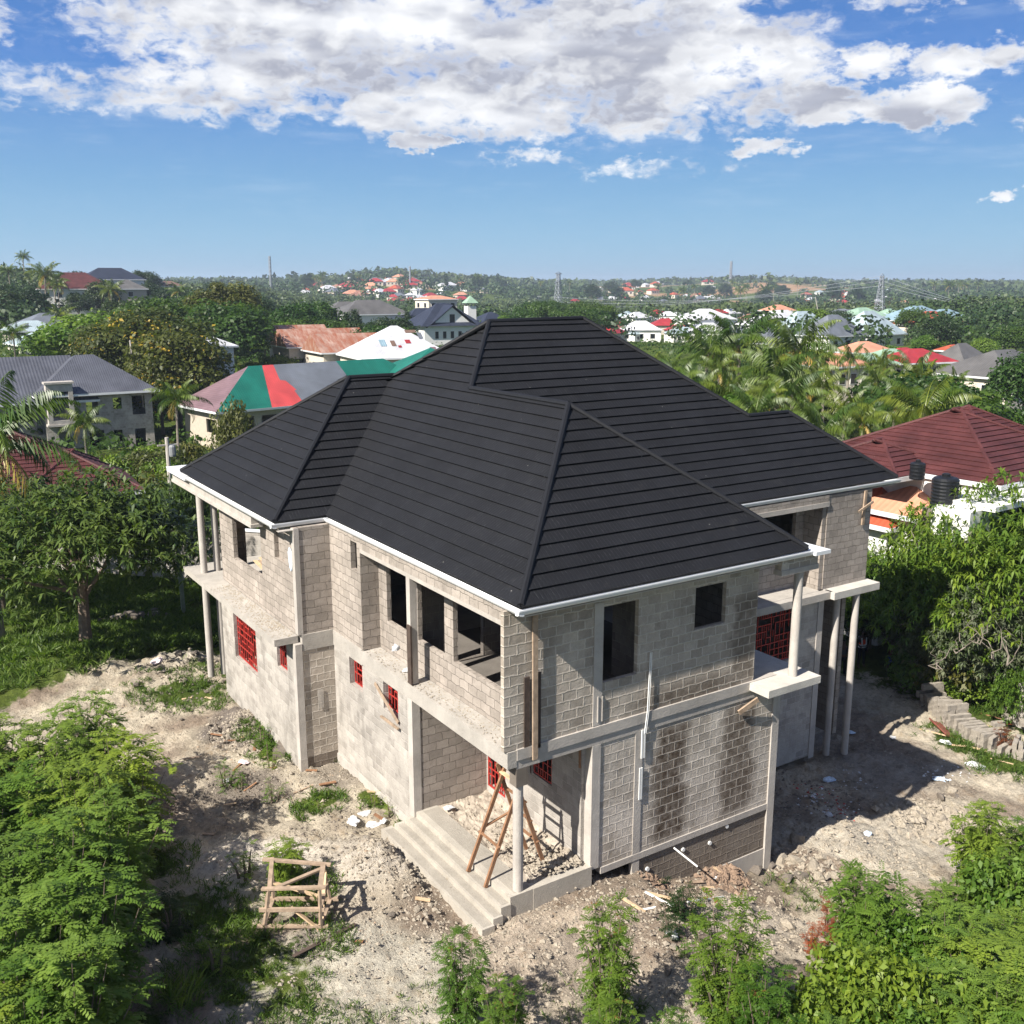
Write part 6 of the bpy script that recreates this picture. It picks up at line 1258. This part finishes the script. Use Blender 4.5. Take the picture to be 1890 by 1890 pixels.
# left hillside
bld(140,545,300,20,14,6.4,'maroon','white','white two-storey mansion with a dark red roof on the left hill',st=2,nw=6,nw2=3,veave=533,rise=4.6,rot=R(-4)); bld(125,530,330,13,10,5,'brown','beige','brown-roofed house hidden behind the mansion',veave=524,nw=2)
bld(205,525,330,18,11,6,'dblue','white','white villa with a navy roof on the left hilltop',st=1,nw=5,veave=516,rise=3.6); bld(235,540,300,9,8,3,'tgrey','beige','small grey-roofed shed below the villa',veave=533,nw=1)
for (u,v,D,L,rc,wc_,lab) in [(85,635,170,10,'lblue','cream','pale blue-roofed bungalow behind the grey shells'),(95,605,195,13,'grey','beige','grey-roofed house behind the pale blue bungalow'),(120,618,200,9,'grey','white','grey-roofed annex right of the blue bungalow'),(58,612,190,9,'lblue','cream','small light-roofed house left of the blue bungalow'),(345,605,165,8,'orange','white','small house with a bright red-orange roof behind the flowering trees'),(368,608,160,7,'wht','white','white gable roof beside the red-orange one'),(370,640,135,7,'wht','white','white garden house half hidden in bushes'),
    (430,575,260,12,'tgrey','cream','grey-roofed house behind the tall olive tree'),(310,530,420,10,'brown','cream','brown-roofed house on the left ridge'),(290,528,430,9,'dblue','white','navy-roofed house on the left ridge'),
    (1665,660,140,6,'red','white','left crimson-roofed house beyond the palms'),(1688,668,135,8,'red','white','larger crimson-roofed house beyond the palms'),(1640,665,138,7,'lgreen','beige','long pale-green-roofed shed beyond the palms'),(1600,672,132,6,'lgreen','cream','short pale-green-roofed shed beyond the palms'),(1592,650,150,7,'salmon','cream','salmon-roofed house behind the green shed'),(1540,675,128,7,'salmon','cream','pink-roofed house among the palms'),
    (1772,672,150,8,'tgrey','cream','small cream house with a charcoal pyramid roof'),(1848,690,125,14,'tgrey','cream','two-storey cream house with a charcoal roof at the right edge'),(1757,648,190,5,'orange','cream','tiny orange-roofed hut beyond the palms'),(1715,600,260,16,'orange','cream','two-storey house with an orange roof in the valley'),(1690,592,300,20,'blue','white','long blue-roofed school block in the valley'),(1740,595,310,18,'blue','white','second blue-roofed school block in the valley'),(1535,620,215,11.5,'grey','white','large steep grey pyramid roof in the valley'),(1600,618,230,14,'lblue','white','long pale blue roof right of the pyramid roof'),(1480,618,250,15,'lblue','white','long pale roof left of the pyramid roof'),
    (1430,632,220,16,'grey','white','grey shed roof below the white block'),(1590,585,300,12,'lgreen','white','pale green roof beneath the pylon'),(1575,607,250,12,'blue','white','blue-grey gable house below the pylon'),(1300,590,300,14,'wht','white','white three-storey block with flat roof in the town'),(1440,600,270,18,'wht','white','large white warehouse in the town'),(1435,575,330,9,'salmon','white','white tower house with roof terrace above the warehouse')]:
    st=2 if 'two-storey' in lab else (3 if 'three-storey' in lab else 1); H_=3.1*st+ (2. if 'tower' in lab else 0)
    bld(u,v,D,L,L*.72,H_,rc,wc_,lab,rot=R(rt_.uniform(-12,12)),veave=v-2,nw=4 if D<150 else 3,nw2=2 if D<200 else 0,st=st,rise=L*.2 if 'pyramid' not in lab else L*.36)
# generic far houses: prototypes copied
FP={}
for k,(rc,wc_) in {'orange':('orange','cream'),'salmon':('salmon','beige'),'red':('red','cream'),'white':('wht','white'),'blue':('lblue','white'),'grey':('grey','beige'),'brown':('rust','cream'),'green':('lgreen','white')}.items():
    t=bpy.data.objects.new('far_house',None); MB().box(-5,5,-3.6,3.6,-3,3.1).build('wall',WC[wc_],t); mb=MB(); hip(mb,10,7.2,3.12,2.3,.5); mb.build('roof',RC[rc],t)
    for x in(-3,0,3): window(t,x,-3.6,1,1.2,1.2,'y')
    shelve(t); FP[k]=t
rfh=random.Random(12)
def fars(n,u0,u1,v0,v1,D0,D1,cols,where,s0=.8,s1=1.5,cond=None):
    got={}
    k=0;tries=0
    while k<n and tries<n*40:
        tries+=1; u=rfh.uniform(u0,u1); D=rfh.uniform(D0,D1); q=flat(u,540,D); z=zt(q.x,q.y); pu,pv_,_=project((q.x,q.y,z+2))
        if not(v0<pv_<v1): continue
        c=rfh.choice(cols); r=copy_tree(FP[c],(q.x,q.y,z),R(rfh.uniform(-40,40)),rfh.uniform(s0,s1),'x','houses '+where); r['category']='house'; got.setdefault(c,[]).append(r); k+=1
    for c,l in got.items(): number(l,'small '+('white' if c=='white' else c)+'-roofed house '+where+', {o} from the left')
fars(95,560,900,500,562,850,1250,['orange','salmon','red','white','white','grey','brown'],'on the far central hillside',.8,1.5)
fars(40,900,1330,518,566,650,1400,['orange','white','red','grey'],'on the slope behind the ridge',.8,1.4)
fars(52,1080,1330,572,632,240,440,['white','blue','grey','red','white','brown'],'in the crowded town right of the ridge',.55,.95)
fars(36,1300,1680,572,615,260,450,['white','blue','green','brown','grey'],'in the middle of the town',.55,.95)
fars(30,1480,1650,528,565,700,1300,['orange','blue','white','red','white'],'on the far slope behind the pylon',.8,1.4)
fars(14,1640,1900,540,580,500,1000,['orange','salmon','white'],'on the far slope at the right',.8,1.2)
fars(12,1150,1330,520,545,1200,1900,['white','red','orange'],'beyond the brown grass hill',1.,1.8)
# masts and pylons
def lattice(name,u,v,D,H_,w0,w1,label,cat,arms=()):
    q=flat(u,v,D); z=zt(q.x,q.y); t=thing(name,label,cat,(q.x,q.y,z),R(20)); mb=MB(); n=10; rr=max(.10,D*.00028)
    lv=[(H_*(1-(1-k/n)**1.25),w0+(w1-w0)*(1-(1-k/n)**1.6)) for k in range(n+1)]
    C4=lambda w_,z_:[Vector((a*w_/2,b*w_/2,z_)) for a,b in((-1,-1),(1,-1),(1,1),(-1,1))]
    for k in range(n):
        a=C4(lv[k][1],lv[k][0]); b=C4(lv[k+1][1],lv[k+1][0])
        for i in range(4): mb.tube([a[i],b[i]],rr,4); mb.tube([a[i],b[(i+1)%4]],rr*.6,4); mb.tube([a[(i+1)%4],b[i]],rr*.6,4); mb.tube([b[i],b[(i+1)%4]],rr*.6,4)
    mb.build('lattice',M['steel'],t)
    for z_,w_ in arms:
        m2=MB(); m2.tube([(-w_,0,z_*H_),(0,0,z_*H_+1),(w_,0,z_*H_)],rr,4); m2.tube([(-w_,0,z_*H_),(w_,0,z_*H_)],rr,4); m2.build('crossarm',M['steel'],t)
    return t
M['steel']=plain('galvanised_steel',(.28,.30,.33),.6,var=.1)
py=lattice('transmission_pylon',1622,590,430,20+.0,5,1.2,'tall steel lattice pylon standing in the valley at the right','pylon',((.78,3.5),(.9,3.),(1.,2.5)))
lattice('transmission_pylon',1030,570,560,24,5,1.4,'faint steel pylon behind the ridge of the black roof','pylon',((.8,3.5),(1.,3.)))
lattice('radio_mast',500,525,900,34,1.6,1.2,'thin radio mast on the horizon left of the central hill','mast'); lattice('radio_mast',757,515,1000,22,1.4,1.,'thin radio mast on the central hill','mast'); lattice('radio_mast',1348,522,1500,32,3.,2.,'radio mast on the far grass hill','mast')
# power lines to the near pylon
pt=[py.location+Vector((0,0,16+i*2)) for i in range(3)]
for i,pq in enumerate(pt):
    far=flat(2100,575+i*14,330); m2=MB(); pts=[]
    for side,e in ((0,far),(1,flat(1020,548+i*10,560))):
        P=[]
        for k in range(15): f=k/14; p=pq.lerp(e,f); p.z-=4*math.sin(math.pi*f); P.append(p)
        m2.tube(P,.055,3)
    o=m2.build('power_line',M['steel']); 
    if i==2: rl=o
    tag(o,['lowest','middle','highest'][i]+' of the three power lines strung between the two pylons','power line','power lines across the valley')
for (u,v0,v1,D,l) in [(240,628,720,110,'leaning pale pole before the flowering trees'),(1505,548,600,300,'thin pole in the town')]:
    a_q=flat(u+14,v1,D); b_q=flat(u,v0,D); a_q.z=zt(a_q.x,a_q.y)-.3; o=MB().tube([a_q-a_q,b_q-a_q],[.13,.10],6).build('pole',M['conc_lt']); o.location=a_q; tag(o,l,'pole')
# ---------------------------------------------------------------- trees of the middle distance
CLR=[(85,260,215,325),(740,900,150,222),(600,715,190,248),(525,700,118,180),(45,135,110,205),(330,385,110,170),(640,800,95,135),(340,640,80,125)]
def clear(u,D): return any(a<u<b and c<D<d for a,b,c,d in CLR)
def many(lst,fmt,cat,group):
    objs=[]
    for (k,u,v,D,*w_) in lst:
        if k in('broad','dark','bright') and clear(u,D): continue
        o=plant_px(k,u,v,D,'',cat,group,wid=(w_[0] if w_ else 1.)*(.88 if k=='palm' else 1.)); objs.append(o)
    number(objs,fmt); return objs
plant_px('palm',-55,720,40,'nearest coconut palm, its fronds entering at the left edge','palm',wid=1.)
plant_px('palm',318,690,74,'lone coconut palm before the striped hall','palm',wid=1.15); plant_px('palm',150,745,72,'short coconut palm in front of the grey shell house','palm',wid=1.); plant_px('palm',20,585,128,'coconut palm behind the striped iron roof at left','palm',wid=1.2); plant_px('palm',105,560,165,'tall thin palm beside the blue-roofed bungalow','palm',wid=1.1)
plant_px('palm',15,482,300,'palm silhouette on the left hilltop','palm')
plant_px('grey',413,505,170,'tall olive-green eucalyptus rising above the horizon','tree',wid=1.2)
plant_px('bright',150,570,135,'bright green tree left of the yellow-flowering one','tree',wid=1.3); plant_px('bright',110,590,140,'smaller bright green tree beside the bungalows','tree')
YT=[('yellow',235,572,122,1.1),('yellow',285,560,126,1.1),('yellow',320,605,112,1.),('yellow',190,612,118,.9),('yellow',290,655,110,.9)]
many(YT,'yellow-flowering tree behind the grey shell house, {o} from the left','tree','yellow-flowering trees')
CY=[('cyp',139,495,310,1.6),('cyp',157,508,330),('cyp',170,508,330),('cyp',180,507,335),('cyp',275,510,420,1.4),('cyp',612,575,190),('cyp',640,570,195),('cyp',655,565,215),('cyp',752,570,240)]
many(CY,'narrow dark cypress left of the church, {o} from the left','tree','cypresses')
rm=random.Random(41); LST=[]
for k,u0,u1,D0,D1,vo,n in [('broad',520,640,182,215,585,7),('dark',640,745,182,225,585,8),('broad',700,745,160,200,590,4),('bright',470,530,170,220,595,4),('broad',540,600,190,240,560,4),('broad',250,420,150,260,545,12),('dark',200,560,180,300,540,12),('broad',0,130,150,260,588,8),('dark',-10,80,220,300,530,8),('bright',850,960,200,280,575,6),('broad',880,1110,220,340,560,14)]:
    for i in range(n): LST.append((k,rm.uniform(u0,u1),vo+rm.uniform(-8,14),rm.uniform(D0,D1),rm.uniform(.9,1.3)))
many(LST,'rounded tree in the belt behind the black ridge, {o} from the left','tree','trees in the middle distance at left')
LST=[('bright',1500,566,270,1.5),('dark',1550,572,275,1.5),('bright',1405,575,300,1.),('dark',1560,632,170),('dark',1600,628,175),('broad',1650,690,100,1.1),('broad',1720,688,88,1.25),('broad',1760,700,80,1.15),('bright',1360,720,75,.9),('dark',1690,690,110),('broad',1880,600,200,1.2),('bright',1820,620,190),('bright',1790,600,230),('dark',1850,640,160),('broad',1900,650,110),('broad',1860,740,80),('dark',1810,730,85),('bright',1640,635,160),('broad',1465,705,90),('broad',1300,730,80,.8)]
for i in range(16): LST.append((rm.choice(['broad','dark','bright']),rm.uniform(1680,1920),rm.uniform(560,620),rm.uniform(190,330),1.1))
many(LST,'rounded tree between the palms and the town, {o} from the left','tree','trees in the middle distance at right')
PL=[('palm',1300,600,98,1.25),('palm',1375,588,104,1.2),('palm',1470,592,100,1.2),('palm',1235,640,92),('palm',1262,660,84,1.1),('palm',1330,640,92,1.1),('palm',1410,640,88,1.1),('palm',1440,650,84,1.15),('palm',1500,650,86,1.1),('palm',1530,670,80,1.2),('palm',1465,680,74,1.2),('palm',1420,690,72,1.1),('palm',1350,690,78,1.),('palm',1560,710,70,1.1),('palm',1500,720,66,1.1),('palm',1620,660,92,1.),('palm',1650,700,72,1.1),('palm',1700,710,66,1.2),('palm',1530,750,60,.9),('palm',1600,730,63,1.),('palm',1200,640,110,1.),('palm',1280,690,78,.9),('palm',1670,745,60,.9),('palm',1480,755,62,.8),('palm',1390,720,70,.9),('palm',1715,660,95,1.),('palm',1510,630,108,1.),('palm',1320,625,110,.9),('palm',1640,640,108,.8),('palm',1610,650,112,.8),('palm',1735,690,84,.8),('palm',1685,655,100,.8),('palm',1765,668,96,.8),('palm',1570,630,118,.8),('palm',1440,615,118,.8)]
PL+=[('palm',1640,600,215),('palm',1700,592,235),('palm',1770,635,160),('palm',1815,655,140),('palm',1855,600,210),('palm',1880,590,240)]
many(PL,'coconut palm of the right-hand grove, {o} from the left','palm','coconut palms of the right-hand grove')
BL_=[]
for i in range(30): BL_.append((rm.choice(['bush','obush']),rm.uniform(260,560),rm.uniform(740,850),rm.uniform(55,84),rm.uniform(.55,.8)))
for i in range(22): BL_.append((rm.choice(['bush','bush','obush']),rm.uniform(370,540),rm.uniform(608,650),rm.uniform(125,165),rm.uniform(.8,1.1)))
for i in range(16): BL_.append((rm.choice(['bush','obush']),rm.uniform(90,330),rm.uniform(760,860),rm.uniform(60,80),rm.uniform(.55,.8)))
obs=[]
for (k,u,v,D,w_) in BL_:
    q=flat(u,v,D); obs.append(plant(k,q.x,q.y,h=rm.uniform(2.0,3.6),cat='bush',group='bushes on the slope at left',wid=w_))
number(obs,'bush between the left-hand buildings, {o} from the left')
obs=[]
for i in range(26):
    u=rm.uniform(1240,1760); D=rm.uniform(58,92); q=flat(u,800,D); obs.append(plant(rm.choice(['bush','obush','bush']),q.x,q.y,h=rm.uniform(2.5,4.2),cat='bush',group='bushes under the palm grove',wid=.8))
number(obs,'bush under the right-hand palms, {o} from the left')
plant_px('obush',425,738,86,'olive flowering bush at the corner of the striped hall','bush',wid=.45)
# far wood and undergrowth: nobody could count these
def wood(name,label,D0,D1,sp,rad,ncard,seed,lm,hmul=.85,ur=(-150,2050),dens=None,sizek=.62):
    r=np.random.default_rng(seed); a0=math.atan((ur[0]-945)/FPX); a1=math.atan((ur[1]-945)/FPX); area=.5*(D1**2-D0**2)*(a1-a0); n=int(area/sp**2)
    D=np.sqrt(r.uniform(D0**2,D1**2,n)); a=r.uniform(a0,a1,n); x=CAM[0]+D*(np.cos(a)*FH[0]+np.sin(a)*RT[0]); y=CAM[1]+D*(np.cos(a)*FH[1]+np.sin(a)*RT[1])
    u,_=cpol(x,y); keep=np.ones(n,bool)
    if dens is not None: keep=r.random(n)<dens(x,y,u,D)
    x,y,u,D=x[keep],y[keep],u[keep],D[keep]; n=len(x); z=T(x,y); R_=rad*r.uniform(.6,1.4,n)
    k=np.repeat(np.arange(n),ncard); q=unit(r.normal(size=(len(k),3))); q[:,2]=np.abs(q[:,2])*1.0
    P=np.stack([x[k],y[k],z[k]+R_[k]*.35],1)+q*(R_[k]*r.uniform(.6,1.08,len(k)))[:,None]*np.array([1,1,hmul*1.15]); N=unit(q+r.normal(size=q.shape)*.5)
    V=cards(P,N,R_[k]*sizek*r.uniform(.6,1.3,len(k)),.8,r); V-= (V.mean(1,keepdims=True)-P[:,None])
    ct=r.random(n); o=quads(name,V,lm,None,np.clip(.65*ct[k]+.35*r.random(len(k)),0,1)); tag(o,label,'wood' if 'wood' in name else 'undergrowth',kind='stuff'); return n
def town(x,y,u,D):
    t=((u>1070)&(u<1690)&(D>235)&(D<430)); hill=((uu_hill(u,D))); c=fbm(x/45.,y/45.,3,88)
    cl=np.zeros(len(u),bool)
    for a,b_,c1,d1 in CLR: cl|=(u>a)&(u<b_)&(D>c1)&(D<d1)
    t=t|cl
    return np.where(t,.08,np.where(hill,.28*(c>.5),np.where((u>560)&(u<900)&(D>830)&(D<1300),.33,.95)))
def uu_hill(u,D): return ((u>1080)&(u<1580)&(D>950)&(D<1900))
wood('far_wood','dark green wood filling the valley beyond the houses',225,420,7.0,4.2,170,1,LM['far'],dens=town,sizek=.20)
wood('far_wood','wood in the middle of the valley',420,900,8.5,4.6,60,5,LM['far'],dens=town,sizek=.30)
wood('far_wood','distant wood covering the hills',900,1350,12.,5.6,40,2,LM['far'],dens=town,sizek=.42)
wood('far_wood','hazy wood out to the horizon',1350,3600,27.,9.,16,3,LM['far'],.7,dens=town)
def und(x,y,u,D):
    c=fbm(x/9.,y/9.,3,99); b=np.where(u<600,.75,.9); return np.where(c>.43,b,.18)
wood('undergrowth','low green undergrowth between the neighbouring houses',55,225,2.3,1.15,22,4,LM['broad'],.75,dens=und,sizek=.36)
# palms and round crowns breaking the skyline, far
SK=[]
for i in range(26): SK.append((rm.choice(['palm','palm','dark','cyp']),rm.uniform(560,900),rm.uniform(503,520),rm.uniform(1000,1100)))
for i in range(46): SK.append((rm.choice(['palm','palm','dark']),rm.uniform(900,1900),rm.uniform(516,524),rm.uniform(900,1500)))
for i in range(30): SK.append((rm.choice(['dark','dark','palm','broad']),rm.uniform(-20,480),0,rm.uniform(260,420)))
obs=[]
for (k,u,v,D) in SK:
    q=flat(u,530,D); z=zt(q.x,q.y); h=(v and max(6.,min(16.,flat(u,v,D).z-z))) or rm.uniform(7,11); obs.append(plant(k,q.x,q.y,h=h,cat='palm' if k=='palm' else 'tree',group='trees breaking the skyline'))
number([o for o in obs if o.name.startswith('coconut_palm')],'tiny palm breaking the skyline, {o} palm from the left'); number([o for o in obs if not o.name.startswith('coconut_palm')],'small dark tree breaking the skyline, {o} from the left')
# ---------------------------------------------------------------- the air
hm=bpy.data.materials.new('haze'); hm.use_nodes=True; hn=NT(hm.node_tree); hn.n.remove(hn.n['Principled BSDF'])
pvn=hn.new('ShaderNodeVolumePrincipled',ins={'Color':(.72,.84,1.),'Density':.00021,'Anisotropy':.2}); hn.l.new(pvn.outputs[0],hn.n['Material Output'].inputs['Volume'])
zl=float(Z.min())-1.; o=MB().box(-5200,5200,-5200,5200,zl,62.).build('haze',hm); o['kind']='stuff'; tag(o,'thin bluish air between the camera and the horizon','haze')
